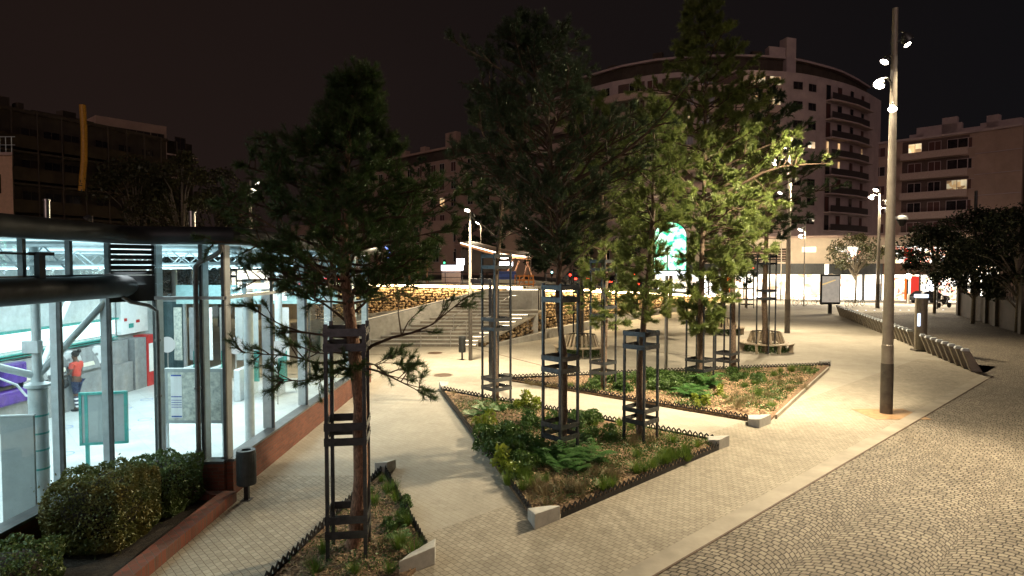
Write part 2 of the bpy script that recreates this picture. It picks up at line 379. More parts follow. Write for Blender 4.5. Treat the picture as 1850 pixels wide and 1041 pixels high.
M['black'] = pm('matt_black', (.015, .015, .016), .6)
M['dock'] = pm('dock_beige_metal', (.26, .23, .18), .45, .3, var=.12)
M['car_dark'] = pm('dark_car_paint', (.02, .02, .025), .25, .3)
M['car_grey'] = pm('grey_car_paint', (.12, .12, .13), .25, .3)
M['tyre'] = pm('tyre_rubber', (.015, .015, .015), .8)
M['kiosk_blue'] = emis('kiosk_cap_glow', (.7, .8, 1), 2.2)
M['poster'] = pm('backlit_poster', (.45, .40, .32), .5, var=.2, scale=2, emit=(.8, .72, .6), es=.42, base2=(.5, .46, .4))
M['skin'] = pm('dark_skin', (.10, .055, .035), .5)
M['shirt'] = pm('orange_red_shirt', (.50, .06, .04), .7)
M['jeans'] = pm('navy_trousers', (.02, .03, .07), .8)
M['bluesteel'] = pm('blue_grey_metal', (.05, .09, .13), .5)
def green_screen():
    m = bpy.data.materials.new('green_screen'); m.use_nodes = True; nt = m.node_tree; nt.nodes.clear(); N, L = nt.nodes, nt.links
    o = N.new('ShaderNodeOutputMaterial'); e = N.new('ShaderNodeEmission'); geo = N.new('ShaderNodeNewGeometry')
    n = N.new('ShaderNodeTexNoise'); n.inputs['Scale'].default_value = 3.5; n.inputs['Detail'].default_value = 5; L.new(geo.outputs['Position'], n.inputs['Vector'])
    r = N.new('ShaderNodeValToRGB'); r.color_ramp.elements[0].position = .4; r.color_ramp.elements[1].position = .6
    r.color_ramp.elements[0].color = (.02, .50, .22, 1); r.color_ramp.elements[1].color = (.72, 1, .80, 1)
    L.new(n.outputs['Fac'], r.inputs[0]); L.new(r.outputs[0], e.inputs[0]); e.inputs[1].default_value = 3.0; L.new(e.outputs[0], o.inputs[0]); return m
M['screen'] = green_screen()
def striped():
    m, nt, b = nodes('striped_socks'); N, L = nt.nodes, nt.links
    geo = N.new('ShaderNodeNewGeometry'); sx = N.new('ShaderNodeSeparateXYZ'); L.new(geo.outputs['Position'], sx.inputs[0])
    w = mth(nt, 'GREATER_THAN', mth(nt, 'FRACT', mth(nt, 'DIVIDE', sx.outputs[2], .11)), .5)
    L.new(mixc(nt, w, (.02, .025, .06), (.75, .75, .78)), b.inputs['Base Color']); return m
M['stripes'] = striped()

# ------------------------------------------------------------------ world (town glow on a clear night sky)
w = bpy.data.worlds.new('World'); S.world = w; w.use_nodes = True; nt = w.node_tree; N, L = nt.nodes, nt.links
bg = N['Background']; tc = N.new('ShaderNodeTexCoord'); sx = N.new('ShaderNodeSeparateXYZ'); L.new(tc.outputs['Generated'], sx.inputs[0])
rmp = N.new('ShaderNodeValToRGB'); rmp.color_ramp.elements[0].position = .25; rmp.color_ramp.elements[1].position = .85
rmp.color_ramp.elements[0].color = (.0150, .0090, .0076, 1); rmp.color_ramp.elements[1].color = (.0052, .0050, .0060, 1)
mr = N.new('ShaderNodeMapRange'); mr.inputs[1].default_value = -1; mr.inputs[2].default_value = 1; L.new(sx.outputs[0], mr.inputs[0]); L.new(mr.outputs[0], rmp.inputs[0])
sn = N.new('ShaderNodeTexNoise'); sn.inputs['Scale'].default_value = 2.5; sn.inputs['Detail'].default_value = 5; L.new(tc.outputs['Generated'], sn.inputs['Vector'])
k = mth(nt, 'ADD', mth(nt, 'MULTIPLY', sn.outputs['Fac'], .35), .82)
hz = mth(nt, 'ADD', mth(nt, 'MULTIPLY', mth(nt, 'MAXIMUM', mth(nt, 'SUBTRACT', .5, sx.outputs[2]), 0.0), .5), .8)
L.new(rmp.outputs[0], bg.inputs[0]); L.new(mth(nt, 'MULTIPLY', k, hz), bg.inputs[1])

# ------------------------------------------------------------------ lights
WARM = (1, .83, .56)
def spot(name, loc, target, power, angle=120, blend=.6, col=WARM, rad=.12, parent=None):
    l = bpy.data.lights.new(name, 'SPOT'); l.energy = power; l.color = col; l.spot_size = R(angle); l.spot_blend = blend; l.shadow_soft_size = rad
    o = bpy.data.objects.new(name, l); COL.objects.link(o); o.location = loc
    o.rotation_euler = (Vector(target) - Vector(loc)).to_track_quat('-Z', 'Y').to_euler()
    if parent: o.parent = parent; o.location = Vector(loc) - parent.location
    return o
def point(name, loc, power, col=WARM, rad=.15):
    l = bpy.data.lights.new(name, 'POINT'); l.energy = power; l.color = col; l.shadow_soft_size = rad
    o = bpy.data.objects.new(name, l); COL.objects.link(o); o.location = loc; return o
def area(name, loc, sx_, sy_, power, col, rot=(0, 0, 0)):
    l = bpy.data.lights.new(name, 'AREA'); l.shape = 'RECTANGLE'; l.size = sx_; l.size_y = sy_; l.energy = power; l.color = col
    o = bpy.data.objects.new(name, l); COL.objects.link(o); o.location = loc; o.rotation_euler = rot; return o

sl = bpy.data.lights.new('fill_sun', 'SUN'); sl.energy = .38; sl.angle = R(40); sl.color = (1, .72, .66)  # added soft fill from behind the camera, lifts facades and trees
so = bpy.data.objects.new('fill_sun', sl); COL.objects.link(so); so.rotation_euler = Vector((.12, 1, -.22)).to_track_quat('-Z', 'Y').to_euler()
# ------------------------------------------------------------------ ground
mb = MB(); mb.quad((-300, -60, 0), (300, -60, 0), (300, 500, 0), (-300, 500, 0)); tag(mb.build('ground', M['concrete']), kind='structure')
def along(t, off=0, z=0): p = K0 + KD * t + KN * off; return (p.x, p.y, z)
TIP = 22.9                                                   # where the kerb meets the dock row
# road sheet: right of the kerb and behind the docks
dA, dB = G(1815, 681), G(1522, 566)
mb = MB()
mb.add([along(-30, .03, .004), along(TIP, .03, .004), along(TIP, 60, .004), along(-30, 60, .004)], [(0, 3, 2, 1)])
tip = Vector(along(TIP, .03, .004))
mb.add([tip, (dB.x + .9, dB.y + 1, .004), (90, dB.y + 1, .004), along(TIP, 60, .004)], [(0, 3, 2, 1)])
tag(mb.build('road', M['cobble']), kind='structure')
mb = MB(); mb.bar(along(-30, -.17, 0), along(TIP + .2, -.17, 0), .34, .010); tag(mb.build('kerb', M['kerb']), kind='structure')
mb = MB(); mb.bar(along(-30, .022, 0), along(TIP, .022, 0), .035, .014); tag(mb.build('gutter', M['gutter']), kind='structure')
# sett band between the kerb and the planters; second one in front of the station
o0 = -3.28                                                   # offset of the stone line from the kerb
mb = MB()
mb.quad(along(-30, -.345, .004), along(26, -.345, .004), along(26, o0, .004), along(-30, o0, .004))
wb = [G(690, 870), G(430, 905), G(395, 1100)]
mb.add([along(-30, o0, .004), along(-2.5, o0, .004), (-2.3, 12.6, .004), (-5.3, 12.6, .004), (-5.3, -5, .004)], [(0, 1, 2, 3, 4)])
tag(mb.build('paving', M['setts']), kind='structure')
for a, b in (((854, 629), (1060, 681)), ((1096, 624), (1334, 655)), ((640, 640), (720, 641))):
    mb = MB(); mb.bar(G(*a), G(*b), .07, .005); tag(mb.build('drain_channel', M['gutter']), kind='structure')
for i, (px, py) in enumerate(((786, 638), (800, 678), (640, 681))):
    g = G(px, py); mb = MB(); mb.lathe((0, 0, 0), [(0, .006), (.36, .006), (.36, 0)], 28); mb.lathe((0, 0, .0065), [(.39, 0), (.39, .003), (.42, .003), (.42, -.006)], 28, 1)
    o = mb.build('manhole_cover', [M['gutter'], M['kerb']]); o.location = g
    tag(o, ['round dark manhole cover near the foot of the steps', 'round dark manhole cover behind the tip of the middle planting bed', 'round manhole cover beside the brick wall of the station'][i], 'manhole cover')

# ------------------------------------------------------------------ planting beds
def picket(mb, p, d, h=.2, w=.128):
    d = Vector(d).normalized(); n = Vector((-d.y, d.x, 0)) * .008; up = Vector((0, 0, 1))
    def ring(ww, b, t, tip): return [(-ww, b), (ww, b), (ww, t), (0, tip), (-ww, t)]
    O = ring(w / 2, .0, h * .70, h); I = ring(w / 2 - .034, .09, h * .62, h * .80)
    vs = []
    for s_ in (-1, 1):
        for q in O + I: vs.append(Vector(p) + d * q[0] + up * q[1] + n * s_)
    fs = []
    for k in range(5):
        j = (k + 1) % 5
        fs += [(k, j, 5 + j, 5 + k), (10 + k, 15 + k, 15 + j, 10 + j), (k, 10 + k, 10 + j, j), (5 + k, 5 + j, 15 + j, 15 + k)]
    mb.add(vs, fs)
def edging(a, b, label):
    a, b = Vector(a), Vector(b); d = b - a; n = max(2, int(d.length / .145)); mb = MB()
    for k in range(n): picket(mb, a + d * ((k + .5) / n), d, h=.21 * random.uniform(.97, 1.03))
    o = mb.build('picket', M['black_steel']); 
    m2 = MB(); m2.bar(a, b, .012, .10); r = m2.build('band', M['black_steel'])
    t = thing('planter_edging', label, 'edging', a, 0, 'black picket edgings round the planting beds')
    for q, nm in ((o, 'picket_row'), (r, 'base_band')): q.name = nm; q.parent = t; q.matrix_parent_inverse = Matrix.Translation(-a)
    return t
def wedge(p, d, n, label, l=.55, w=.26, h=.27):
    """corner stone: p corner, d unit direction along long side, n unit direction across"""
    p, d, n = Vector(p), Vector(d).normalized(), Vector(n).normalized()
    poly = [p, p + d * l, p + d * l * .75 + n * w * .9, p + n * w * 1.5]
    mb = MB(); mb.prism([(q.x, q.y) for q in poly], 0, [h, h * .92, h * .7, h * .72]); o = mb.build('corner_stone', M['stone_block'], origin=(p.x, p.y, 0), bevel=.012)
    return tag(o, label, 'stone block', 'pale stone blocks at the bed corners')
rng = np.random.default_rng(5)
def inside(poly, x, y):
    c = False; n = len(poly)
    for i in range(n):
        x1, y1 = poly[i][:2]; x2, y2 = poly[(i + 1) % n][:2]
        if (y1 > y) != (y2 > y) and x < (x2 - x1) * (y - y1) / (y2 - y1) + x1: c = not c
    return c
def rand_in(poly, n, rr):
    xs = [p[0] for p in poly]; ys = [p[1] for p in poly]; out = []
    while len(out) < n:
        x, y = rr.uniform(min(xs), max(xs)), rr.uniform(min(ys), max(ys))
        if inside(poly, x, y): out.append((x, y))
    return out
beds = {
    'near': [G(692, 857), G(778, 1012), G(735, 1050), G(455, 1085)],
    'mid': [G(796, 708), G(967, 950), G(1317, 806)],
    'far': [G(912, 688), G(1388, 768), G(1500, 662)],
}
def shrink(poly, d):
    c = Vector((sum(p[0] for p in poly) / len(poly), sum(p[1] for p in poly) / len(poly)))
    return [(c.x + (p[0] - c.x) * (1 - d), c.y + (p[1] - c.y) * (1 - d)) for p in poly]
bl = {'near': 'foreground', 'mid': 'middle', 'far': 'farther'}
for nm, poly in beds.items():
    poly2 = shrink(poly, .012)
    mb = MB(); mb.prism(poly2, 0, .07); tag(mb.build('mulch_bed', M['mulch']), kind='structure')
    # chips
    A = abs(sum(poly[i][0] * poly[(i + 1) % len(poly)][1] - poly[(i + 1) % len(poly)][0] * poly[i][1] for i in range(len(poly)))) / 2
    n = int(A * {'near': 420, 'mid': 300, 'far': 130}[nm]); pts = rand_in(shrink(poly, .05), n, rng)
    V = []; Fc = []; sz = {'near': .02, 'mid': .024, 'far': .034}[nm]
    for i, (x, y) in enumerate(pts):
        a = rng.uniform(0, 6.28); l = sz * rng.uniform(.6, 1.8); ww = sz * rng.uniform(.35, .8)
        u = np.array([math.cos(a), math.sin(a), rng.uniform(-.5, .5)]) * l; v = np.array([-math.sin(a), math.cos(a), rng.uniform(-.5, .5)]) * ww
        c = np.array([x, y, .078 + rng.uniform(0, .015)])
        V += [c - u - v, c + u - v, c + u + v, c - u + v]; Fc.append((4 * i, 4 * i + 1, 4 * i + 2, 4 * i + 3))
    tag(npmesh('wood_chip_mulch', V, Fc, M['chip'], k=4), 'pale wood chips scattered over the %s planting bed' % bl[nm], 'mulch', kind='stuff')
E = beds['near']; edging(E[0] + Vector((-.03, 0, 0)), E[3], 'black picket edging on the station side of the foreground bed'); edging(E[0] + Vector((.04, 0, 0)), G(773, 1003), 'black picket edging on the aisle side of the foreground bed')
E = beds['mid']; edging(E[0], G(961, 935), 'black picket edging on the station side of the middle bed'); edging(E[0] + Vector((.1, 0, 0)), G(1292, 800), 'black picket edging on the far side of the middle bed'); edging(G(1014, 937), G(1308, 809), 'black picket edging on the road side of the middle bed')
E = beds['far']; edging(E[0] + Vector((.2, 0, 0)), G(1352, 761), 'black picket edging on the near side of the farther bed'); edging(E[0] + Vector((.2, .25, 0)), E[2], 'black picket edging on the back side of the farther bed'); 
mb = MB(); a, b = G(1402, 757), G(1497, 668); mb.bar(a, b, .05, .13); tag(mb.build('planter_edging', M['kerb']), 'plain grey metal strip on the road side of the farther bed', 'edging')
k3 = Vector((*KD, 0)); n3 = Vector((*KN, 0))
wedge(G(786, 1020), -k3, Vector((-.1, 1, 0)), 'pale wedge stone at the road corner of the foreground bed', .62, .3)
wedge(G(700, 858), Vector((-.9, .1, 0)), Vector((.2, .9, 0)), 'small grey stone at the far tip of the foreground bed', .28, .3)
wedge(G(966, 958), k3, Vector((-.25, 1, 0)), 'pale stone block at the near corner of the middle bed', .62, .3)
wedge(G(1318, 806), -k3, Vector((-.9, .35, 0)), 'pale stone block at the right tip of the middle bed', .5, .34)
wedge(G(793, 702), Vector((.9, -.05, 0)), Vector((.25, -1, 0)), 'small pale stone at the station side tip of the middle bed', .35, .4)
wedge(G(1393, 766), -k3, Vector((-.9, .4, 0)), 'pale stone block at the near corner of the farther bed', .7, .4)
wedge(G(905, 686), Vector((1, 0, 0)), Vector((0, 1, 0)), 'small pale stone at the left tip of the farther bed', .4, .4)
wedge(G(1502, 662), Vector((-1, 0, 0)), Vector((0, .9, 0)), 'small grey stone at the back right tip of the farther bed', .5, .4)

# ---- bed plants
def blades(n, h, spread, width, rr, droop=.5, base=.05, seg=2):
    V = []; Fc = []
    for i in range(n):
        a = rr.uniform(0, 2 * math.pi); r0 = rr.uniform(0, base); el = rr.uniform(.1, spread)
        d = np.array([math.cos(a) * math.sin(el), math.sin(a) * math.sin(el), math.cos(el)]); L_ = h * rr.uniform(.55, 1.1)
        side = np.array([-math.sin(a), math.cos(a), 0]) * width / 2
        p = np.array([math.cos(a) * r0, math.sin(a) * r0, 0.0]); o = len(V)
        mid = p + d * L_ * .55; end = p + d * L_ + np.array([0, 0, -droop * L_ * .45 * math.sin(el)])
        V += [p - side, p + side, mid + side * .8, mid - side * .8, end + side * .1, end - side * .1]
        Fc += [(o, o + 1, o + 2, o + 3), (o + 3, o + 2, o + 4, o + 5)]
    return V, Fc
def fronds(n, h, rr, leaf=.05):
    V = []; Fc = []
    for i in range(n):
        a = 2 * math.pi * i / n + rr.uniform(-.3, .3); L_ = h * rr.uniform(.7, 1.15); el = rr.uniform(.5, 1.1)
        hd = np.array([math.cos(a), math.sin(a), 0]); sd = np.array([-math.sin(a), math.cos(a), 0]); K = 11
        for k in range(1, K):
            t = k / K; p = hd * L_ * t * math.sin(el) + np.array([0, 0, L_ * (t * math.cos(el) * 1.5 - t * t * .75)])
            w_ = leaf * 2.6 * math.sin(math.pi * min(1, t * .9 + .12)) + .01
            for s_ in (-1, 1):
                q = p + sd * s_ * w_ + hd * .03 + np.array([0, 0, -.02]); o = len(V); ln = hd * L_ / K * .38
                V += [p - ln, p + ln, q + ln * .3, q - ln * .5]; Fc.append((o, o + 1, o + 2, o + 3))
    return V, Fc
def bushy(n, r, h, leaf, rr):
    V = []; Fc = []
    for i in range(n):
        a = rr.uniform(0, 6.28); q = rr.uniform(0, 1) ** .5; z = rr.uniform(0.05, 1)
        c = np.array([math.cos(a) * r * q * (1 - .4 * z), math.sin(a) * r * q * (1 - .4 * z), h * z])
        u = rr.normal(size=3); u /= np.linalg.norm(u); v = np.cross(u, rr.normal(size=3)); v /= np.linalg.norm(v); s_ = leaf * rr.uniform(.5, 1.2)
        o = len(V); V += [c - u * s_, c + v * s_ * .45, c + u * s_, c - v * s_ * .45]; Fc.append((o, o + 1, o + 2, o + 3))
    return V, Fc
protos = {}
def proto(kind, var):
    key = (kind, var)
    if key not in protos:
        rr = np.random.default_rng(hash(kind) % 1 + var * 7 + len(kind))
        if kind == 'grass_tuft': V, Fc = blades(130, .30, .9, .008, rr, .6, .09); m = M['grass']
        elif kind == 'dry_tuft': V, Fc = blades(90, .24, 1.1, .007, rr, .7, .10); m = M['drygrass']
        elif kind == 'fern_plant': V, Fc = fronds(16, .62, rr, .05); m = M['fern']
        elif kind == 'lime_plant': V, Fc = bushy(150, .17, .32, .055, rr); m = M['lime']
        else: V, Fc = bushy(240, .26, .30, .05, rr); m = M['cover']
        me_o = npmesh(kind, V, Fc, m, k=4); me = me_o.data; bpy.data.objects.remove(me_o); protos[key] = me
    return protos[key]
PL = {'grass_tuft': ('tuft of fine green grass', 'grass tuft', 'green grass tufts'), 'dry_tuft': ('straw coloured tuft of dry grass', 'grass tuft', 'dry grass tufts'),
      'fern_plant': ('arching green fern', 'fern', 'ferns'), 'lime_plant': ('small lime yellow leafy plant', 'plant', 'lime leafy plants'), 'leafy_plant': ('low bushy dark green plant', 'plant', 'low leafy plants')}
def plant(kind, x, y, sc, bed):
    o = bpy.data.objects.new(kind, proto(kind, random.randrange(3))); COL.objects.link(o)
    o.location = (x, y, .07); o.rotation_euler = (0, 0, random.uniform(0, 6.28)); s_ = sc * random.uniform(.8, 1.25); o.scale = (s_, s_, s_ * random.uniform(.8, 1.15))
    l, c, g = PL[kind]; tag(o, '%s growing in the %s planting bed' % (l, bl[bed]), c, '%s in the %s planting bed' % (g, bl[bed]))
def strew(bed, spec):
    rr = random.Random(bed)
    for kind, pts in spec:
        for (px, py, sc) in pts:
            g = G(px, py, .07); plant(kind, g.x, g.y, sc, bed)
def jig(c, n, rx, ry, sc):
    return [(c[0] + random.uniform(-rx, rx), c[1] + random.uniform(-ry, ry), sc) for _ in range(n)]
def carpet(bed, n, sz, seed):
    rr = np.random.default_rng(seed); V = []; Fc = []; poly = shrink(beds[bed], .05); cen = rand_in(poly, 46, rr); i = 0
    while i < n:
        cx_, cy_ = cen[rr.integers(0, len(cen))]; x, y = cx_ + rr.normal() * .34, cy_ + rr.normal() * .30
        i += 1
        if not inside(poly, x, y): continue
        c = np.array([x, y, .08 + rr.uniform(0, .09)]); u = rr.normal(size=3); u /= np.linalg.norm(u); v = np.cross(u, rr.normal(size=3)); v /= np.linalg.norm(v); l = sz * rr.uniform(.5, 1.2); o = len(V)
        V += [c - u * l, c + v * l * .5, c + u * l, c - v * l * .5]; Fc.append((o, o + 1, o + 2, o + 3))
    tag(npmesh('ground_cover', V, Fc, M['cover'], k=4), 'fine creeping green ground cover spreading over the %s planting bed' % bl[bed], 'ground cover', kind='stuff')
carpet('near', 2600, .022, 3); carpet('mid', 15000, .028, 1); carpet('far', 14000, .036, 2)
strew('near', [('grass_tuft', [(690, 870, .8), (700, 890, .9), (715, 905, .8), (712, 885, .7), (722, 990, 1), (748, 1003, .9), (705, 1035, .9), (570, 1033, 1), (585, 1000, .7), (735, 950, .9), (722, 940, .8), (675, 910, .9), (668, 890, .8), (640, 1036, .7)]),
               ('leafy_plant', jig((718, 930), 8, 20, 30, .45) + [(600, 965, .4), (700, 950, .5)]), ('fern_plant', [(722, 975, .45)]), ('dry_tuft', [(560, 1020, .7), (690, 985, .7), (640, 985, .6)])])
strew('mid', [('fern_plant', [(878, 745, .9), (855, 752, .8), (905, 742, .8), (1030, 838, 1.15), (1055, 820, 1.1), (1008, 842, 1.1), (1045, 850, 1.1), (990, 830, 1.0), (965, 815, 1.0), (1070, 838, .9), (950, 835, .9), (1020, 815, .9)]),
              ('lime_plant', [(885, 770, 1.1), (875, 765, 1), (905, 845, 1.2), (915, 855, 1.2), (925, 862, 1), (935, 738, 1.1), (950, 735, 1.2), (968, 738, 1), (860, 770, .9)]),
              ('leafy_plant', jig((915, 800), 22, 50, 26, 1.05) + jig((1010, 770), 22, 75, 14, .95) + jig((960, 840), 9, 40, 18, 1.1) + jig((1080, 790), 6, 35, 10, .8)),
              ('grass_tuft', jig((930, 860), 8, 30, 30, 1) + jig((1200, 830), 10, 50, 12, .9) + [(960, 880, 1.1), (945, 885, 1), (985, 870, 1), (1105, 795, 1), (1112, 785, .9), (1180, 845, 1.2), (1195, 838, 1.2), (1165, 850, 1.1), (1090, 885, 1.3), (1105, 880, 1.2), (1215, 800, 1), (1240, 818, 1), (1260, 808, .8), (1150, 855, 1), (1075, 770, 1), (1120, 770, 1), (1140, 772, .8), (1205, 826, 1.1)]),
              ('dry_tuft', jig((1010, 885), 14, 45, 12, 1.1) + jig((1190, 800), 9, 50, 9, 1) + jig((1110, 855), 12, 40, 14, 1.1) + [(820, 712, .8), (835, 722, .8), (960, 905, 1), (985, 912, 1), (1010, 908, 1), (1050, 900, 1)])])
strew('far', [('fern_plant', [(1255, 708, 1.2), (1275, 700, 1.3), (1290, 695, 1.1), (1240, 715, 1.2), (1262, 720, 1.1), (1235, 700, 1)]),
              ('leafy_plant', jig((1150, 695), 28, 70, 12, 1.1) + jig((1220, 695), 20, 50, 14, 1.1) + jig((1110, 700), 8, 40, 10, 1) + jig((1340, 682), 8, 40, 10, 1)),
              ('lime_plant', [(1255, 728, .9), (1275, 732, 1), (1300, 715, 1), (1260, 738, .9)]),
              ('grass_tuft', [(1345, 700, 1.1), (1365, 695, 1.1), (1380, 690, 1), (1410, 673, 1.1), (1430, 672, 1.2), (1460, 670, 1), (1398, 680, 1.1), (1310, 720, 1), (1030, 700, 1), (1050, 705, 1), (1370, 715, 1), (1395, 735, .9)]),
              ('dry_tuft', jig((1370, 725), 14, 55, 14, 1.2) + jig((980, 695), 8, 40, 4, .9) + jig((1430, 695), 10, 35, 12, 1.1))])

# ------------------------------------------------------------------ pines
def nrm(a): return a / (np.linalg.norm(a, axis=-1, keepdims=True) + 1e-9)
def needles(org, dr, n, ln, wd, rr, back=.12):
    m = len(org); O = np.repeat(org, n, 0); D = np.repeat(dr, n, 0)
    O = O - D * rr.uniform(0, back, (m * n, 1))
    rnd = nrm(rr.normal(size=(m * n, 3))); perp = nrm(np.cross(D, rnd)); th = rr.uniform(.25, 1.35, (m * n, 1))
    nd = D * np.cos(th) + perp * np.sin(th); nd[:, 2] += .12; nd = nrm(nd)
    L_ = ln * rr.uniform(.65, 1.15, (m * n, 1)); side = nrm(np.cross(nd, nrm(rr.normal(size=(m * n, 3))))) * wd / 2
    a = O - side; b = O + side; c = O + nd * L_
    V = np.stack([a, b, c], 1).reshape(-1, 3); Fc = np.arange(len(V)).reshape(-1, 3); return V, Fc
def make_pine(label, trunk, rad, env, nb, seed, ln=.09, wd=.006, nn=34, sub=7, mat='needle', el=(5, 40), bare=None, z0=None, group='pine trees on the square', tw=3, bark='bark', cat='tree', name='pine_tree', low=()):
    if bark == 'bark' and seed != 3: bark = 'bark_mid'
    if seed != 3: rad = [q_ * .85 for q_ in rad]
    """trunk: list of world points; env: list of (z, radius, offset_x, offset_y)"""
    rr = np.random.default_rng(seed); base = Vector(trunk[0])
    t = thing(name, label, cat, base, 0, group)
    tp = [Vector(p) - base for p in trunk]
    zs = [p.z for p in tp]
    mb = MB()
    # resample trunk with slight wobble
    pts = []; rd = []
    for i in range(len(tp) - 1):
        for k in range(4):
            f = k / 4; p = tp[i].lerp(tp[i + 1], f); pts.append(p + Vector((rr.normal() * .008, rr.normal() * .008, 0))); rd.append((rad[i] * (1 - f) + rad[i + 1] * f) * (1 + rr.uniform(-.05, .05)))
    pts.append(tp[-1]); rd.append(rad[-1]); rd[0] *= 1.25
    mb.path(pts, rd, 10); mb.build('trunk', M[bark], t, smooth='all')
    ez = [e[0] for e in env]
    def E(z): return [np.interp(z, ez, [e[k] for e in env]) for k in (1, 2, 3)]
    def TP(z): return np.array([np.interp(z, zs, [p[k] for p in tp]) for k in range(3)])
    lb = MB(); org = []; drs = []
    zlo, zhi = env[0][0], env[-1][0]; ga = rr.uniform(0, 6.28)
    for i in range(nb + len(low)):
        if i >= nb:
            z, az_, Lb, rise = low[i - nb]; p0 = TP(z); v = nrm(np.array([math.cos(R(az_)), math.sin(R(az_)), rise / Lb])); r = Lb
        else:
            f = (i + rr.uniform(0, 1)) / nb; z = zlo + (zhi - zlo) * f; r, ox, oy = E(z); r *= rr.uniform(.55, 1.12)
            ga += 2.39996; r *= 1 + .26 * math.sin(2 * ga + z * 1.9 + seed) + .16 * math.sin(3 * ga - z * 3.1); p0 = TP(min(z - r * .18, zs[-1]))
            tgt = TP(z) * np.array([1, 1, 0]) + np.array([ox + math.cos(ga) * r, oy + math.sin(ga) * r, z + r * math.tan(R(rr.uniform(*el))) * .5])
            v = tgt - p0; Lb = np.linalg.norm(v) + 1e-6; v /= Lb
        sag = rr.uniform(-.12, .08) * Lb; K = 6; bp = []
        wob = rr.normal(size=3) * .05 * Lb
        for k in range(K + 1):
            q = k / K; bp.append(p0 + v * Lb * q + np.array([0, 0, sag * math.sin(math.pi * q)]) + wob * math.sin(2.4 * math.pi * q) * .5)
        rb = max(.007, .013 * Lb + .005)
        lb.path(bp, [rb * (1 - .8 * k / K) for k in range(K + 1)], 5)
        for j in range(sub):
            q = rr.uniform(.28, 1) ** .75; idx = min(K - 1, int(q * K)); ff = q * K - idx; pj = bp[idx] * (1 - ff) + bp[idx + 1] * ff
            d = nrm(v * rr.uniform(.5, 1.1) + nrm(rr.normal(size=3)) * .75 + np.array([0, 0, .22])); Ls = (.16 + .34 * Lb * (1.15 - q)) * rr.uniform(.6, 1.2); Ls = min(Ls, 1.1)
            pe = pj + d * Ls; pm_ = (pj + pe) / 2 + rr.normal(size=3) * .04 * Ls
            lb.path([pj, pm_, pe], [rb * .45, rb * .3, rb * .15], 4, caps=False)
            for k in range(tw):
                g = rr.uniform(.35, 1); pk = pj * (1 - g) + pe * g; dk = nrm(d + nrm(rr.normal(size=3)) * .7 + np.array([0, 0, .15])); Lk = rr.uniform(.06, .2)
                org.append(pk + dk * Lk); drs.append(dk); lb.path([pk, pk + dk * Lk], [.006, .004], 3, caps=False)
            org.append(pe); drs.append(d)
        org.append(bp[-1]); drs.append(v)
    org = np.array(org); drs = np.array(drs)
    V, Fc = needles(org, drs, nn, ln, wd, rr, back=ln * 1.3)
    lb.build('branching', M['twig'], t)
    npmesh('crown', V, Fc, M[mat], t)
    # sunless bare twigs under the crown
    if bare:
        db = MB()
        for (z, a, Lb, rise) in bare:
            p0 = TP(z); d = np.array([math.cos(a), math.sin(a), rise]); K = 5; bpts = [p0 + d * Lb * k / K + rr.normal(size=3) * .03 * k / K * Lb * .5 + np.array([0, 0, -.12 * Lb * (k / K) ** 2]) for k in range(K + 1)]
            db.path(bpts, [.03 * (1 - .75 * k / K) for k in range(K + 1)], 5)
            for s_ in range(3):
                b0 = bpts[2 + s_]; db.path([b0, b0 + (d + rr.normal(size=3) * .5) * .35 * Lb], [.01, .004], 4)
        db.build('bare_bough', M['bark_grey'], t)
    return t
def tr(px, py, Y): return P(px, py, Y)
Y1 = 9.25
make_pine('tall dark pine in the foreground bed in front of the station', [tr(637, 1008, Y1), tr(645, 950, Y1), tr(652, 840, Y1), tr(650, 700, Y1), tr(634, 590, Y1), tr(624, 490, Y1), tr(622, 420, Y1), tr(630, 250, Y1), tr(641, 125, Y1)],
          [.125, .115, .11, .10, .09, .075, .06, .035, .01],
          [(4.05, .7, -.2, .1), (4.25, 1.45, -.1, 0), (4.7, 1.85, 0, 0), (5.2, 1.5, .1, 0), (5.7, 1.0, -.12, 0), (6.25, .85, -.22, 0), (6.5, .36, 0, 0), (7.25, .24, .05, 0)],
          118, 3, ln=.10, wd=.006, nn=56, sub=9, el=(-12, 35), mat='needle', tw=3,
          low=[(3.1, 8, 1.9, .95), (3.1, 176, 1.75, .12), (2.95, -22, 1.25, -.35), (2.95, 197, 1.25, -.12), (3.0, 60, .9, .05), (3.05, -85, .55, .0), (3.1, 150, 1.35, .1), (2.95, -140, .6, -.05), (3.0, 20, .8, -.1), (3.4, 185, 1.6, .5), (3.6, 160, 1.5, .7), (3.75, 25, 1.4, 1.3)])
Y3 = 14.0
make_pine('tallest dark pine in the middle bed with bare grey boughs', [tr(1016, 862, Y3), tr(1018, 780, Y3), tr(1020, 650, Y3), tr(1008, 560, Y3), tr(1012, 450, Y3), tr(1000, 350, Y3), tr(985, 200, Y3), tr(940, 40, Y3)],
          [.10, .095, .09, .085, .07, .06, .04, .01],
          [(5.0, .9, -.2, 0), (5.8, 1.6, -.1, 0), (6.6, 2.0, .0, 0), (7.6, 2.2, -.1, 0), (8.5, 1.9, -.1, .1), (9.1, 1.5, 0, 0), (9.5, .8, .1, 0), (10.3, .3, 0, 0)],
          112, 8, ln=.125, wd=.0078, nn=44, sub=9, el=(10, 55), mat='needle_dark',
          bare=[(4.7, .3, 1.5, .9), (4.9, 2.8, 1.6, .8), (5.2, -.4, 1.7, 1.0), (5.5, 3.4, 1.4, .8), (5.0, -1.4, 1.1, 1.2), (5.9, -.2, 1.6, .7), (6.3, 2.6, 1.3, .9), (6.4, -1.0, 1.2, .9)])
Y2 = 19.4
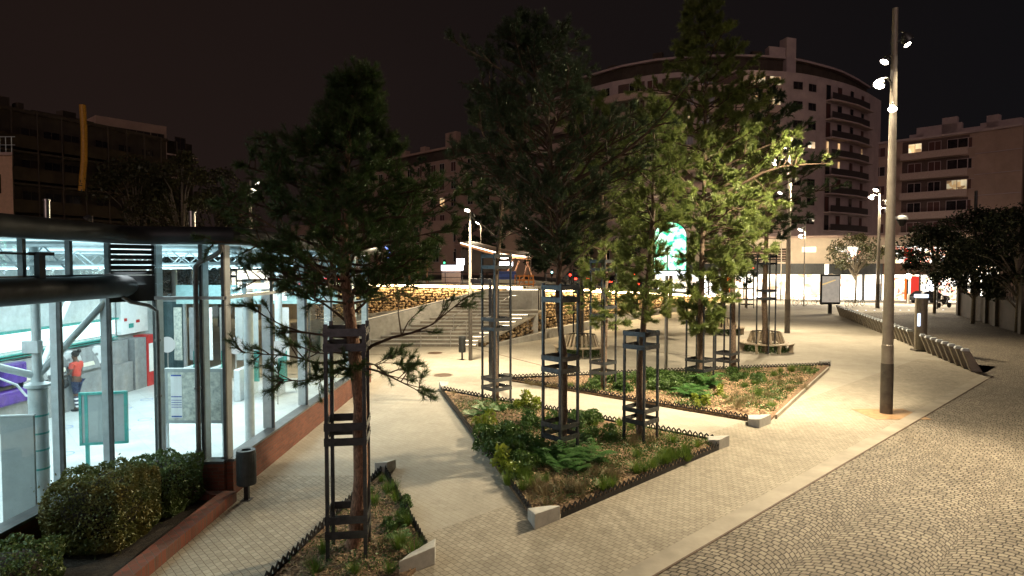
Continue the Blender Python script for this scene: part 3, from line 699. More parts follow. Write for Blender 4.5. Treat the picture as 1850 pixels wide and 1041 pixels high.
make_pine('pine with forked bare trunk at the left tip of the middle bed', [tr(895, 732, Y2), tr(893, 600, Y2), tr(895, 500, Y2), tr(902, 430, Y2), tr(908, 330, Y2), tr(900, 200, Y2)],
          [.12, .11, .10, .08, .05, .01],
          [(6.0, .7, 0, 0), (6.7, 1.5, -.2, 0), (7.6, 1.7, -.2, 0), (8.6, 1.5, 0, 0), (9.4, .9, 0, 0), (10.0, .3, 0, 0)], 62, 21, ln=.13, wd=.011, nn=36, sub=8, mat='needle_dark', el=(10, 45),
          bare=[(5.3, 2.6, 1.5, .8), (5.2, .5, 1.3, .9), (5.6, -.6, 1.2, 1.0)])
Y4 = 15.1
make_pine('slim pine rising from the low cage at the right of the middle bed', [tr(1157, 805, Y4), tr(1156, 680, Y4), tr(1163, 580, Y4), tr(1174, 470, Y4), tr(1180, 380, Y4), tr(1182, 260, Y4), tr(1176, 170, Y4)],
          [.105, .095, .085, .07, .055, .03, .01],
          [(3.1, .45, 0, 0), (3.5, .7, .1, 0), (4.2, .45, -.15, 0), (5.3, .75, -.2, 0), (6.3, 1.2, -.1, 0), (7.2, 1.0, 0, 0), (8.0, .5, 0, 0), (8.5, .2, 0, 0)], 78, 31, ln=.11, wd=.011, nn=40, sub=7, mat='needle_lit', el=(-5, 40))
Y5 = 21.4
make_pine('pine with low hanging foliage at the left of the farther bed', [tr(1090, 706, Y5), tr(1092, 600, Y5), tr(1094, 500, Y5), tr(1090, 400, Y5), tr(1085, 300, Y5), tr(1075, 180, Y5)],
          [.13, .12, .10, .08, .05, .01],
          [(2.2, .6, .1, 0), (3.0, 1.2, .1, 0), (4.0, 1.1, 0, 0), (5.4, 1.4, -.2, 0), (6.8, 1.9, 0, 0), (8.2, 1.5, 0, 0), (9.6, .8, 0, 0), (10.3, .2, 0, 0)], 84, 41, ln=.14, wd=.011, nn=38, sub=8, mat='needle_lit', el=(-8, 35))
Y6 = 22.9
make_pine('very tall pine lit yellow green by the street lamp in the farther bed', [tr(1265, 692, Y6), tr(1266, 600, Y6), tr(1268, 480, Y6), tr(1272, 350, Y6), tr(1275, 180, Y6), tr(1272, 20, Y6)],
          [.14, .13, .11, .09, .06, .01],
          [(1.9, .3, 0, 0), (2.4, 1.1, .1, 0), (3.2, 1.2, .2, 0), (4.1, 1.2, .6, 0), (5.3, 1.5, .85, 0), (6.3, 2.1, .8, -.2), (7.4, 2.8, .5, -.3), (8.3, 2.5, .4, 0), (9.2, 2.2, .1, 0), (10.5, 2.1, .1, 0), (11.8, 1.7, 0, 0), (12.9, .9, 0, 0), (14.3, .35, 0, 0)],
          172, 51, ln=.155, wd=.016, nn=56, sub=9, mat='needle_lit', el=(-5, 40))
Y7 = 25.0
make_pine('pine behind the lit one at the back of the farther bed', [tr(1325, 672, Y7), tr(1323, 580, Y7), tr(1325, 450, Y7), tr(1330, 300, Y7), tr(1330, 160, Y7)],
          [.14, .13, .1, .06, .01],
          [(4.2, .7, 0, 0), (5.6, 1.7, 0, 0), (7.2, 2.0, .3, 0), (8.8, 1.8, .3, 0), (10.4, 1.2, .2, 0), (11.6, .3, 0, 0)], 74, 61, ln=.15, wd=.013, nn=32, sub=8, mat='needle_lit', el=(0, 40))
Y8 = 30.4
make_pine('pine growing inside the right round bench', [tr(1383, 636, Y8), tr(1381, 540, Y8), tr(1384, 450, Y8), tr(1388, 300, Y8), tr(1390, 150, Y8)],
          [.16, .15, .12, .07, .01],
          [(5.6, .8, .3, 0), (6.6, 2.1, .6, 0), (8.2, 2.7, .6, 0), (10, 2.3, .3, 0), (12, 1.1, 0, 0), (13.3, .3, 0, 0)], 66, 71, ln=.16, wd=.022, nn=28, sub=8, mat='needle_dark', el=(0, 40))
Y9 = 31.0
make_pine('pine growing inside the left round bench', [tr(1050, 640, Y9), tr(1051, 540, Y9), tr(1052, 420, Y9), tr(1050, 260, Y9)],
          [.14, .13, .1, .01],
          [(5.0, .5, 0, 0), (6.2, 1.5, 0, 0), (8, 1.9, 0, 0), (9.6, 1.2, 0, 0), (10.8, .3, 0, 0)], 60, 81, ln=.16, wd=.022, nn=28, sub=8, mat='needle_dark', el=(0, 40))
for i, (px, py, Yt, top, r_, lab) in enumerate(((1348, 556, 62, 440, 1.6, 'small dark pine with steel cage beyond the far round bench'), (1305, 600, 39, 250, 1.9, 'pine growing inside the far round bench'), (1210, 575, 50, 300, 2.2, 'dark pine behind the green lit sign'), (760, 470, 52, 285, 3.2, 'dark pine on the terrace behind the stone wall left of the steps'), (600, 470, 50, 300, 3.4, 'dark pine on the terrace behind the station roof'))):
    b = P(px, py, Yt); zt = P(px, top, Yt).z
    make_pine(lab, [b, b + Vector((0, 0, (zt - b.z) * .4)), b + Vector((.1, 0, zt - b.z))], [.14, .1, .01],
              [((zt - b.z) * .32, r_ * .4, 0, 0), ((zt - b.z) * .5, r_, 0, 0), ((zt - b.z) * .75, r_ * .8, 0, 0), ((zt - b.z) * .98, r_ * .15, 0, 0)], 36, 100 + i, ln=.2, wd=.03, nn=16, sub=7, mat='needle_dark')

# ------------------------------------------------------------------ tree guards
def guard(x, y, side, rot, h, bands, label, group='dark steel tree guards'):
    t = thing('tree_guard', label, 'tree guard', (x, y, .05), rot, group); hs = side / 2
    for sx_, sy_ in ((-1, -1), (1, -1), (1, 1), (-1, 1)):
        mb = MB(); mb.box((sx_ * hs, sy_ * hs, h / 2), (.055, .055, h)); mb.build('post', M['guard_steel'], t, bevel=.004)
    for z in bands:
        mb = MB()
        for k in range(4):
            a = k * math.pi / 2; c = Vector((math.cos(a), math.sin(a), 0)) * (hs + .03)
            mb.box((c.x, c.y, z), (.008, side + .07, .115), a)
            for s_ in (-1, 1):
                q = c + Vector((-math.sin(a), math.cos(a), 0)) * s_ * (hs - .0); mb.lathe((q.x, q.y, z), [(0, .012), (.012, .010), (.014, 0)], 8, axis=(math.cos(a), math.sin(a), 0))
        mb.build('band', M['guard_steel'], t)
    return t
g = G(634, 1003); guard(g.x - .02, g.y - .02, .54, R(8), 3.50, (.62, .40, 2.0, 1.78, 3.38, 3.16), 'tall dark steel guard round the foreground pine')
guard(P(1012, 850, 13.9).x, 13.9, .56, R(42), 3.95, (.72, .46, 2.25, 1.98, 3.85, 3.58), 'dark steel guard round the tallest pine, its top bands shining blue')
guard(P(897, 730, 19.4).x, 19.4, .64, R(40), 4.75, (.75, .45, 2.65, 2.35, 4.65, 4.3), 'tall steel guard round the forked pine at the left tip of the middle bed')
guard(P(1157, 808, 15.05).x, 15.05, .58, R(44), 2.75, (.80, .52, 2.68, 2.36), 'short steel guard at the right end of the middle bed')
guard(P(1089, 706, 21.4).x, 21.4, .62, R(42), 4.6, (.95, .6, 2.9, 2.6, 4.5, 4.2), 'steel guard round the pine at the left of the farther bed')
guard(P(1264, 692, 22.9).x, 22.9, .72, R(42), 2.9, (.8, .45), 'slim posted guard round the lamp lit pine')
guard(P(1313, 672, 25.0).x, 25.0, .66, R(40), 2.8, (.75, .45), 'steel guard round the pine at the back of the farther bed')
guard(P(1383, 636, 30.4).x, 30.4, .64, R(40), 4.9, (3.1, 2.7, 4.8, 4.45), 'tall steel guard rising out of the right round bench')
guard(P(1051, 640, 31.0).x, 31.0, .6, R(40), 4.2, (3.3, 3.0, 4.1, 3.8), 'steel guard rising out of the left round bench')
guard(P(1348, 556, 62).x, 62, 1.0, R(30), 4.6, (.9, .4, 2.0), 'distant dark guard with low boards near the shops')

# ------------------------------------------------------------------ round benches
def bench(px, py, label, sc=1.0):
    g = G(px, py); t = thing('round_bench', label, 'bench', g, random.uniform(0, .5), 'round wooden benches with slatted backs')
    mb = MB(); n = 30
    for k in range(n):
        a = 2 * math.pi * k / n; b = a + 2 * math.pi / n - .02
        for r0, r1 in ((.86, 1.09), (1.11, 1.36)):
            q = [(r0 * math.cos(a), r0 * math.sin(a)), (r1 * math.cos(a), r1 * math.sin(a)), (r1 * math.cos(b), r1 * math.sin(b)), (r0 * math.cos(b), r0 * math.sin(b))]; mb.prism(q, .42, .47)
    mb.build('seat', M['wood'], t)
    mb = MB()
    for k in range(26):
        a = 2 * math.pi * (k + .5) / 26; p0 = Vector((.90 * math.cos(a), .90 * math.sin(a), .47)); p1 = Vector((.70 * math.cos(a), .70 * math.sin(a), 1.02)); d = p1 - p0
        u = Vector((-math.sin(a), math.cos(a), 0)) * .055; w_ = Vector((math.cos(a), math.sin(a), .3)) * .02
        mb.add([p0 - u - w_, p0 + u - w_, p0 + u + w_, p0 - u + w_, p1 - u - w_, p1 + u - w_, p1 + u + w_, p1 - u + w_], [(0, 1, 2, 3), (7, 6, 5, 4), (0, 4, 5, 1), (1, 5, 6, 2), (2, 6, 7, 3), (3, 7, 4, 0)])
    mb.build('slatted_back', M['wood'], t)
    mb = MB(); mb.lathe((0, 0, 0), [(.66, .96), (.70, .96), (.70, 1.0), (.66, 1.0), (.66, .96)], 30); mb.build('top_ring', M['guard_steel'], t)
    for k in range(7):
        a = 2 * math.pi * k / 7; mb = MB(); c, s_ = math.cos(a), math.sin(a); mb.box((1.2 * c, 1.2 * s_, .2), (.22, .06, .42), a); mb.box((1.28 * c, 1.28 * s_, .38), (.12, .08, .07), a); mb.build('leg', M['wood'], t)
    rr = np.random.default_rng(int(px)); V = []; Fc = []
    for i in range(1500):
        a = rr.uniform(0, 6.28); r_ = rr.uniform(.5, 1.18); c = np.array([r_ * math.cos(a), r_ * math.sin(a), rr.uniform(.02, .36)]); u = nrm(rr.normal(size=3)) * .06; v = nrm(np.cross(u, rr.normal(size=3))) * .03
        o = len(V); V += [c - u, c + v, c + u, c - v]; Fc.append((o, o + 1, o + 2, o + 3))
    o = npmesh('ground_cover', V, Fc, M['cover'], k=4); o.location = g
    tag(o, 'dark green leaves growing under the ' + label.replace('round slatted wooden bench', 'round bench'), 'ground cover', kind='stuff')
    return t
bench(1383, 634, 'round slatted wooden bench to the right, nearest the lamp post')
bench(1050, 641, 'round slatted wooden bench behind the middle pines')
bench(1305, 603, 'round slatted wooden bench farthest away, mostly hidden by foliage')

# ------------------------------------------------------------------ street lamps
def lamp_head(t, z, az, reach, lit, sc=1.0, lens='lens', power=0, tilt=35, ang=125, tgt=None, up=.12):
    """one lantern on a curved bracket; az = direction in degrees"""
    d = Vector((math.cos(R(az)), math.sin(R(az)), 0)); e = d * reach + Vector((0, 0, z))
    ax = (d * math.sin(R(tilt)) - Vector((0, 0, math.cos(R(tilt))))).normalized()
    hd = MB(); hd.path([Vector((0, 0, z + .05)), d * reach * .5 + Vector((0, 0, z + up * 1.6)), e + Vector((0, 0, up))], .028 * sc, 8)
    h = hd.build('bracket', M['lamp_shell'], t, smooth=True)
    hd = MB(); hd.lathe(e, [(0, -.17 * sc), (.06 * sc, -.16 * sc), (.12 * sc, -.08 * sc), (.17 * sc, .03 * sc), (.175 * sc, .07 * sc), (.155 * sc, .07 * sc)], 18, axis=ax); h = hd.build('lantern', M['lamp_shell'], t, smooth=True)
    ln_ = MB(); ln_.lathe(e + ax * .055 * sc, [(0, .02 * sc), (.08 * sc, .015 * sc), (.152 * sc, -.005 * sc)], 18, axis=ax); ln_.build('lens', M[lens] if lit else M['frame_light'], h)
    if lit and power:
        wl = t.location + e + ax * .12 * sc
        o = spot('lantern_light', wl, tgt if tgt else wl + ax, power, ang, .7, rad=.12, parent=t)
    return h
def street_lamp(px, py, H, r0, label, z=0, Y=None, dark=1.5, group='tall street lamps with several lanterns'):
    g = G(px, py, z) if Y is None else Vector((P(px, 500, Y).x, Y, z))
    t = thing('street_lamp', label, 'street lamp', g, 0, group)
    mb = MB(); mb.lathe((0, 0, 0), [(0, 0), (r0 * 1.02, 0), (r0 * 1.02, dark), (r0 * .98, dark)], 20); mb.build('pole_base', M['lamp_pole_dark'], t, smooth=True)
    mb = MB(); mb.lathe((0, 0, 0), [(r0 * .97, dark), (r0 * .95, dark + .55), (r0 * .9, dark + .56), (r0 * .45, H - .02), (0, H)], 20); mb.build('pole', M['lamp_pole'], t, smooth=True)
    return t
# main lamp
L1 = street_lamp(1601, 747, 11.9, .165, 'tallest lamp post, standing alone beside the cobbled road')
lamp_head(L1, 11.05, 10, .40, False, 1.0)
lamp_head(L1, 10.75, -60, .34, True, .62, power=2500, tgt=(12, 9, 0), ang=130)
lamp_head(L1, 10.35, 190, .30, True, .75, power=6000, tgt=(5, 16, 0), ang=106)
lamp_head(L1, 9.65, 200, .56, True, .95, power=13500, tgt=(8.0, 22.0, 3.8), ang=98)
lamp_head(L1, 8.95, 235, .24, True, .75, power=8500, tgt=(2.5, 10.5, 0), ang=120)
mb = MB(); mb.lathe((.30, -.05, 5.75), [(0, -.19), (.05, -.19), (.13, -.02), (.14, 0)], 18); mb.build('camera_dome', M['black'], L1, smooth=True)
mb = MB(); mb.lathe((.30, -.05, 5.75), [(.16, 0), (.15, .06), (.09, .12), (0, .14)], 18); mb.bb(.08, .25, -.09, -.01, 5.78, 5.84); mb.build('camera_housing', M['paper'], L1, smooth=True)
mb = MB(); mb.bb(-.75, .85, -.75, .55, .0, .009); mb.build('ground_plate', pm('tan_plate', (.36, .22, .11), .8, var=.2, scale=5), L1)
L2 = street_lamp(850, 651, 7.0, .09, 'slim lamp post beside the litter bin near the steps', dark=2.6)
lamp_head(L2, 6.95, 250, .30, True, .8, power=8000, tgt=(-2.2, 24, 0), ang=136, up=.02)
lamp_head(L2, 6.75, 80, .30, True, .9, power=2200, tgt=(-3, 36.5, 1.2), ang=110, up=.02)  # second lantern added so that the steps receive light
L3 = street_lamp(1422, 602, 13.2, .17, 'tall lamp post behind the right round bench', dark=2.2)
for z_, az, rc, pw in ((13.0, 0, .5, 1500), (12.1, 180, .4, 8000), (11.0, 190, 1.1, 0), (9.9, -10, .4, 8000)): lamp_head(L3, z_, az, rc, True, 1.3, 'lens_far', pw, tgt=(14, 34, 0), ang=155)
L4 = street_lamp(1585, 557, 12.4, .2, 'far lamp post at the road crossing', dark=2.5)
for z_, az, rc, pw in ((12.2, 200, .5, 6000), (11.4, 185, .9, 0), (10.9, -10, .7, 3500), (10.1, 0, .8, 0)): lamp_head(L4, z_, az, rc, True, 1.8, 'lens_far', pw, tgt=(34, 66, 0), ang=165)
L5 = street_lamp(1452, 552, 9.6, .07, 'thin far lamp post in front of the podium wall', dark=.5)
for z_, az, rc, pw in ((9.4, 20, .9, 0), (8.4, 190, .5, 7500), (7.6, 190, .5, 0)): lamp_head(L5, z_, az, rc, True, 1.6, 'lens_far', pw, tgt=(33, 76, 2), ang=170)
L6 = street_lamp(455, 0, 12.2, .18, 'lamp post beyond the station roof on the left', z=0, Y=56)
for z_, az, rc, pw in ((12.0, 0, .6, 2500), (11.2, 30, .15, 0), (10.4, 180, .6, 2500)): lamp_head(L6, z_, az, rc, True, 1.8, 'lens_far', pw, tgt=(-24, 60, 0), ang=165)
for i, (px, py, Yl, lab) in enumerate(((170, 395, 45, 'small lamp seen just above the station roof on the left'), (869, 402, 62, 'small lamp beside the timber shelter roof'), (959, 413, 70, 'small lamp right of the timber shelter roof'), (1411, 348, 75, 'small lamp between the pines and the curved block'))):
    q = P(px, py, Yl); t = street_lamp(px, 0, q.z + .2, .08, lab, Y=Yl, group='distant single lanterns'); lamp_head(t, q.z, 200, .3, True, 1.7, 'lens_far', 900 if i in (0, 1, 2) else 0, tgt=(q.x, q.y - 3, 0), ang=160)
# metal pole with the green glowing sign
g = G(1203, 669); t = thing('sign_post', 'slim steel post carrying a glowing green and white panel', 'sign', g)
mb = MB(); mb.lathe((0, 0, 0), [(.075, 0), (.07, 5.2), (0, 5.2)], 16); mb.build('pole', M['steel'], t, smooth=True)
zb = P(1203, 488, g.y).z; zt = P(1203, 402, g.y).z; cxs = .12
arc = [(cxs + .66 * math.cos(a), zb + (zt - zb - .6) + .6 * math.sin(a)) for a in [math.pi * k / 14 for k in range(15)]]
prof = [(cxs + .66, zb)] + arc + [(cxs - .66, zb)]
for nm, th, mm, k in (('sign_frame', .10, 'black', 1.05), ('sign_face', .125, 'screen', 1.0)):
    mb = MB(); n = len(prof); cz = (zb + zt) / 2
    vs = [(cxs + (x - cxs) * k, -th / 2, cz + (z - cz) * k) for x, z in prof] + [(cxs + (x - cxs) * k, th / 2, cz + (z - cz) * k) for x, z in prof]
    mb.add(vs, [tuple(range(n)), tuple(range(n, 2 * n))[::-1]] + [(i, i + n, (i + 1) % n + n, (i + 1) % n) for i in range(n)]); mb.build(nm, M[mm], t)
mb = MB(); mb.bb(cxs - .62, cxs + .72, -.09, .05, zb - .22, zb - .06, 0); mb.build('route_strip', M['sign_white'], t)

# ------------------------------------------------------------------ litter bins
def bin_(px, py, h, r, label):
    t = thing('litter_bin', label, 'litter bin', G(px, py), 0, 'cylindrical dark litter bins')
    mb = MB(); n = 40; mb.lathe((0, 0, 0), [(r, h * .32), (r, h * .97), (r * .97, h), (r * .5, h), (r * .5, h * .6), (0, h * .6)], n)
    mb.lathe((0, 0, 0), [(0, h * .32), (r, h * .32)], n)
    for k in range(24):
        a = 2 * math.pi * k / 24; mb.box((r * math.cos(a) * 1.01, r * math.sin(a) * 1.01, h * .64), (.006, r * .14, h * .6), a)
    mb.build('bin_body', M['bin'] if 'bin' in M else M['guard_steel'], t, smooth=True)
    mb = MB(); mb.bb(-.04, .04, -.04, .04, 0, h * .34); mb.bb(-.09, .09, -.09, .09, 0, .012); mb.build('foot', M['black_steel'], t)
M['bin'] = pm('bin_grey_green', (.055, .06, .06), .5, .2, var=.2)
bin_(446, 903, .95, .17, 'dark cylindrical litter bin beside the brick wall of the station')
bin_(835, 650, 1.1, .16, 'dark cylindrical litter bin at the foot of the steps')

# ------------------------------------------------------------------ station
ST = thing('station_building', 'glass and steel station hall, lit inside, with dark tubular roof edge and brick plinth', 'station', (-7.2, 11, 0))
def sb(mb, name, mats, parent=None, **k):
    o = mb.build(name, mats, parent or ST, **k)
    if parent is None or parent is ST: o.matrix_parent_inverse = Matrix.Translation(-Vector(ST.location))
    return o
WL = [(-7.2, -3.0), (-7.2, 10.85), (-6.75, 11.45), (-5.45, 11.5), (-5.45, 22.9)]
ZP, ZT, ZTOP, FLZ = .68, 3.76, 4.80, .15
# plinth
mb = MB()
for a, b in zip(WL[:-1], WL[1:]): mb.bar((a[0], a[1], 0), (b[0], b[1], 0), .24, ZP - .02)
sb(mb, 'brick_plinth', M['brick'])
mb = MB()
for a, b in zip(WL[:-1], WL[1:]): mb.bar((a[0], a[1], ZP - .02), (b[0], b[1], ZP - .02), .28, .045)
sb(mb, 'sill', M['frame_dark'])
def gl(a, b, z0, z1, mat, nm):
    mb = MB(); mb.quad((a[0], a[1], z0), (b[0], b[1], z0), (b[0], b[1], z1), (a[0], a[1], z1)); o = sb(mb, nm, M[mat]); return o
def mull(x, y, rz, z0=ZP, z1=ZTOP, fin=True, inw=(-1, 0), deep=.19):
    mb = MB(); mb.box((x, y, (z0 + z1) / 2), (.06, .05, z1 - z0), rz); sb(mb, 'mullion', M['frame_dark'])
    if fin:
        mb = MB(); c = (x + inw[0] * (deep / 2 + .03), y + inw[1] * (deep / 2 + .03)); mb.box((c[0], c[1], (z0 + z1) / 2), (abs(inw[0]) * deep + abs(inw[1]) * .06 + .0, abs(inw[1]) * deep + abs(inw[0]) * .06, z1 - z0 - .02)); sb(mb, 'fin', M['frame_light'])
# left long side (x=-7.2)
ys = [-3.0, -.6, 1.7, 4.0, 6.3, 8.3, 9.66, 10.85]
for a, b in zip(ys[:-1], ys[1:]): gl((-7.2, a), (-7.2, b), ZP, 3.84, 'glass', 'window_pane')
for y in ys[1:]: mull(-7.2, y, 0, ZP, 3.84, deep=.11)
ys = [-3.0, .0, 2.0, 4.0, 6.0, 7.05, 8.0, 8.95, 9.9, 10.85]
for a, b in zip(ys[:-1], ys[1:]):
    gl((-7.2, a), (-7.2, b), 4.25, ZTOP, 'glass_up', 'window_pane'); mb = MB(); mb.bb(-7.24, -7.16, b - .035, b + .035, 4.22, ZTOP); sb(mb, 'mullion', M['frame_dark'])
mb = MB(); mb.bb(-7.25, -7.1, -3, 10.85, 3.84, 4.25); sb(mb, 'fascia', M['dark_roof'])
# chamfer with louvres above, glass below
gl(WL[1], WL[2], ZP, ZT, 'glass', 'window_pane')
cm = (Vector(WL[1]) + Vector(WL[2])) / 2; cd = (Vector(WL[2]) - Vector(WL[1])); ca = math.atan2(cd.y, cd.x)
mb = MB()
for k in range(6): mb.box((cm.x, cm.y, 4.27 + k * .095), (cd.length, .05, .075), ca)
mb.box((cm.x, cm.y, 3.98), (cd.length, .08, .48), ca); sb(mb, 'louvre', M['dark_roof'])
# front face of the projecting bay
fx = [-6.75, -5.87, -5.45]
for a, b in zip(fx[:-1], fx[1:]):
    ya = 11.45 + (a + 6.75) / 1.3 * .05; yb = 11.45 + (b + 6.75) / 1.3 * .05
    gl((a, ya), (b, yb), ZP, ZT, 'glass', 'window_pane'); gl((a, ya), (b, yb), ZT + .05, ZTOP, 'glass_up', 'window_pane')
for x in fx: mull(x, 11.48, 0, ZP, ZTOP, inw=(0, 1), deep=.2)
mb = MB(); mb.bb(-6.75, -5.42, 11.42, 11.50, ZT, ZT + .06); mb.bb(-5.49, -5.40, 11.5, 22.9, ZT, ZT + .06); sb(mb, 'transom', M['frame_light'])
# long side facing the square
yy = [11.5 + i * 2.28 for i in range(6)]
for a, b in zip(yy[:-1], yy[1:]):
    gl((-5.45, a), (-5.45, b), ZP, ZT, 'glass_side', 'window_pane'); gl((-5.45, a), (-5.45, b), ZT + .06, ZTOP, 'glass_up', 'window_pane')
for y in yy[1:]: mull(-5.45, y, 0)
# far gable: open glazing
for k in range(4):
    a, b = -5.45 - k * 2.2, -5.45 - (k + 1) * 2.2
    if k != 1: gl((a, 22.9), (b, 22.9), FLZ, ZTOP, 'glass_side', 'window_pane')
    mb = MB(); mb.bb(b - .03, b + .03, 22.86, 22.94, FLZ, ZTOP); sb(mb, 'mullion', M['frame_dark'])
mb = MB(); mb.bb(-14, -5.45, 22.87, 22.93, 3.0, 3.1); sb(mb, 'transom', M['frame_light'])
# floor, ceiling, back wall
mb = MB(); mb.add([(-14, -6, FLZ), (-7.3, -6, FLZ), (-7.3, 10.8, FLZ), (-6.8, 11.55, FLZ), (-5.55, 11.6, FLZ), (-5.55, 22.9, FLZ), (-14, 22.9, FLZ)], [tuple(range(7))])
M['tiles'] = brickmat('floor_tiles', (.52, .55, .55), (.46, .49, .49), (.36, .38, .38), .6, .6, .006, 'course', .05, .35, dist=.0)
sb(mb, 'hall_floor', M['tiles'])
mb = MB(); mb.bb(-14.6, -13.4, -6, 22.9, 0, 4.85); sb(mb, 'back_wall', M['int_wall'])
mb = MB(); mb.bb(-14, -7.2, -6.2, -6, 0, 4.85); sb(mb, 'end_wall', M['int_wall'])
mb = MB(); mb.add([(-14.5, -6, 4.86), (-7.0, -6, 4.86), (-7.0, 10.9, 4.86), (-6.6, 11.35, 4.86), (-5.3, 11.4, 4.86), (-5.3, 23, 4.86), (-14.5, 23, 4.86)], [tuple(range(7))]); sb(mb, 'hall_ceiling', M['int_ceiling'])
# roof slab and rounded edge tubes
rp = [(-15, -7), (-6.95, -7), (-6.95, 10.7), (-6.5, 11.2), (-5.15, 11.2), (-5.15, 23.3), (-15, 23.3)]
mb = MB(); mb.prism(rp, 4.9, 5.06); sb(mb, 'roof', M['dark_roof'])
mb = MB(); mb.path([(-6.95, -7, 4.95), (-6.95, 10.6, 4.95), (-6.9, 10.85, 4.95), (-6.65, 11.1, 4.95), (-6.4, 11.2, 4.95), (-5.4, 11.2, 4.95), (-5.2, 11.28, 4.95), (-5.1, 11.5, 4.95), (-5.1, 23.3, 4.95)], .165, 16); sb(mb, 'roof_edge_tube', M['dark_roof'], smooth=True)
mb = MB(); mb.path([(-7.05, -4, 4.03), (-7.05, 10.9, 4.03), (-7.0, 11.05, 4.03), (-6.93, 11.12, 4.03), (-6.88, 11.16, 4.03), (-6.86, 11.18, 4.03)], [.20, .20, .195, .15, .08, .01], 18); sb(mb, 'gutter_tube', M['dark_roof'], smooth=True)
# roof lights strip, rain pipes, flue pipes
mb = MB(); mb.path([(-6.98, 10.9, 3.84), (-6.9, 11.0, 3.74), (-6.72, 11.25, 3.66), (-6.64, 11.36, 3.55), (-6.64, 11.37, 3.3), (-6.64, 11.37, .5)], .035, 10)
for z in (3.0, 1.95, .9): mb.lathe((-6.64, 11.37, z), [(.036, -.02), (.05, -.02), (.05, .02), (.036, .02)], 12)
sb(mb, 'rain_pipe', M['pipe'], smooth=True)
mb = MB(); mb.path([(-5.38, 11.25, 4.80), (-5.4, 11.3, 4.68), (-5.5, 11.33, 4.60), (-5.82, 11.36, 4.46), (-5.90, 11.37, 4.38), (-5.91, 11.37, 4.2), (-5.91, 11.37, .5)], .045, 10)
for z in (4.1, 2.1, .9): mb.lathe((-5.91, 11.37, z), [(.046, -.02), (.062, -.02), (.062, .02), (.046, .02)], 12)
sb(mb, 'rain_pipe', M['pipe'], smooth=True)
for px, py, Y in ((85, 395, 9.6), (347, 408, 13.2)):
    q = P(px, py, Y); mb = MB(); zt_ = P(px, 366 if px < 100 else 386, Y).z; r_ = .045 if px < 100 else .07
    mb.lathe((q.x, q.y, 0), [(r_, 5.0), (r_, zt_), (r_ * .9, zt_), (r_ * .9, zt_ + .02), (r_ * 1.15, zt_ + .02), (r_ * 1.15, zt_ + .05), (0, zt_ + .06)], 14); sb(mb, 'flue_pipe', M['steel'], smooth=True)
mb = MB(); mb.bb(-7.06, -6.98, 9.0, 9.12, 4.2, 4.55); mb.bar((-7.02, 8.2, 4.56), (-7.02, 9.3, 4.55), .03, .03); mb.bb(-7.1, -6.94, 8.95, 9.25, 4.55, 4.60); sb(mb, 'cable_bracket', M['black'])
# interior: columns, struts, light band, machines
def col(px, py, r, label, z1=4.8, Yc=None, cap=True):
    g = G(px, py, FLZ); mb = MB(); mb.lathe((g.x, g.y, 0), [(r * 1.2, FLZ), (r * 1.2, FLZ + .04), (r, FLZ + .05), (r, z1)], 24); o = sb(mb, 'column', M['int_column'], smooth=True); return g
g = G(75, 935, FLZ); cxy = (g.x, g.y)
mb = MB(); mb.lathe((*cxy, 0), [(.135, FLZ), (.135, 2.1), (.14, 2.1), (.14, 2.34), (.135, 2.34)], 24); sb(mb, 'column', M['int_column'], smooth=True)
mb = MB(); mb.lathe((*cxy, 0), [(.13, 2.34), (.19, 2.38), (.19, 2.42), (.10, 2.46), (.07, 2.6), (.065, 4.8)], 24); mb.path([(cxy[0], cxy[1], 2.55), (-7.25, 10.9, 3.8)], .06, 12); mb.path([(cxy[0], cxy[1], 2.55), (-9.6, 9.0, 3.35)], .06, 12); mb.path([(cxy[0], cxy[1], 2.55), (-8.9, 12.2, 3.7)], .05, 12)
sb(mb, 'raking_strut', M['int_column'], smooth=True)
mb = MB(); mb.path([(cxy[0] - .95, cxy[1] - .2, 2.4), (cxy[0] - .6, cxy[1] - .1, 2.55), (cxy[0] - .35, cxy[1], 2.4), (cxy[0] - .2, cxy[1], 2.22), (cxy[0], cxy[1], 2.2)], .02, 8); mb.box((cxy[0] - .03, cxy[1] - .05, 3.05), (.26, .12, .2)); sb(mb, 'pipe_bend', M['frame_light'], smooth=True)
mb = MB()
for z in (1.0, 1.32, 1.6, 1.9): mb.lathe((*cxy, z), [(.137, -.015), (.142, -.015), (.142, .015), (.137, .015)], 24)
sb(mb, 'tape_band', M['teal'])
for px, py, r in ((505, 697, .13), (318, 640, .12), (452, 800, .11), (640, 662, .1)): col(px, py, r, '')
mb = MB(); mb.bb(-13.42, -13.34, 12.0, 20.4, 2.12, 2.60); sb(mb, 'light_band', M['white_light'])
mb = MB(); mb.bb(-13.4, -13.2, 12, 20.4, 2.60, 2.66); mb.bb(-13.4, -13.25, 12, 20.4, 2.0, 2.03); mb.bb(-13.4, -13.25, 12, 20.4, 1.93, 1.95); sb(mb, 'shelf_rail', M['teal'])
mb = MB(); mb.bb(-13.4, -13.0, 11.0, 14.9, FLZ, .75); mb.bb(-13.4, -12.9, 14.9, 20.6, FLZ, 1.15); mb.bb(-13.4, -13.05, 14.9, 20.6, 1.15, 1.9); sb(mb, 'machine_wall', M['int_dark'])
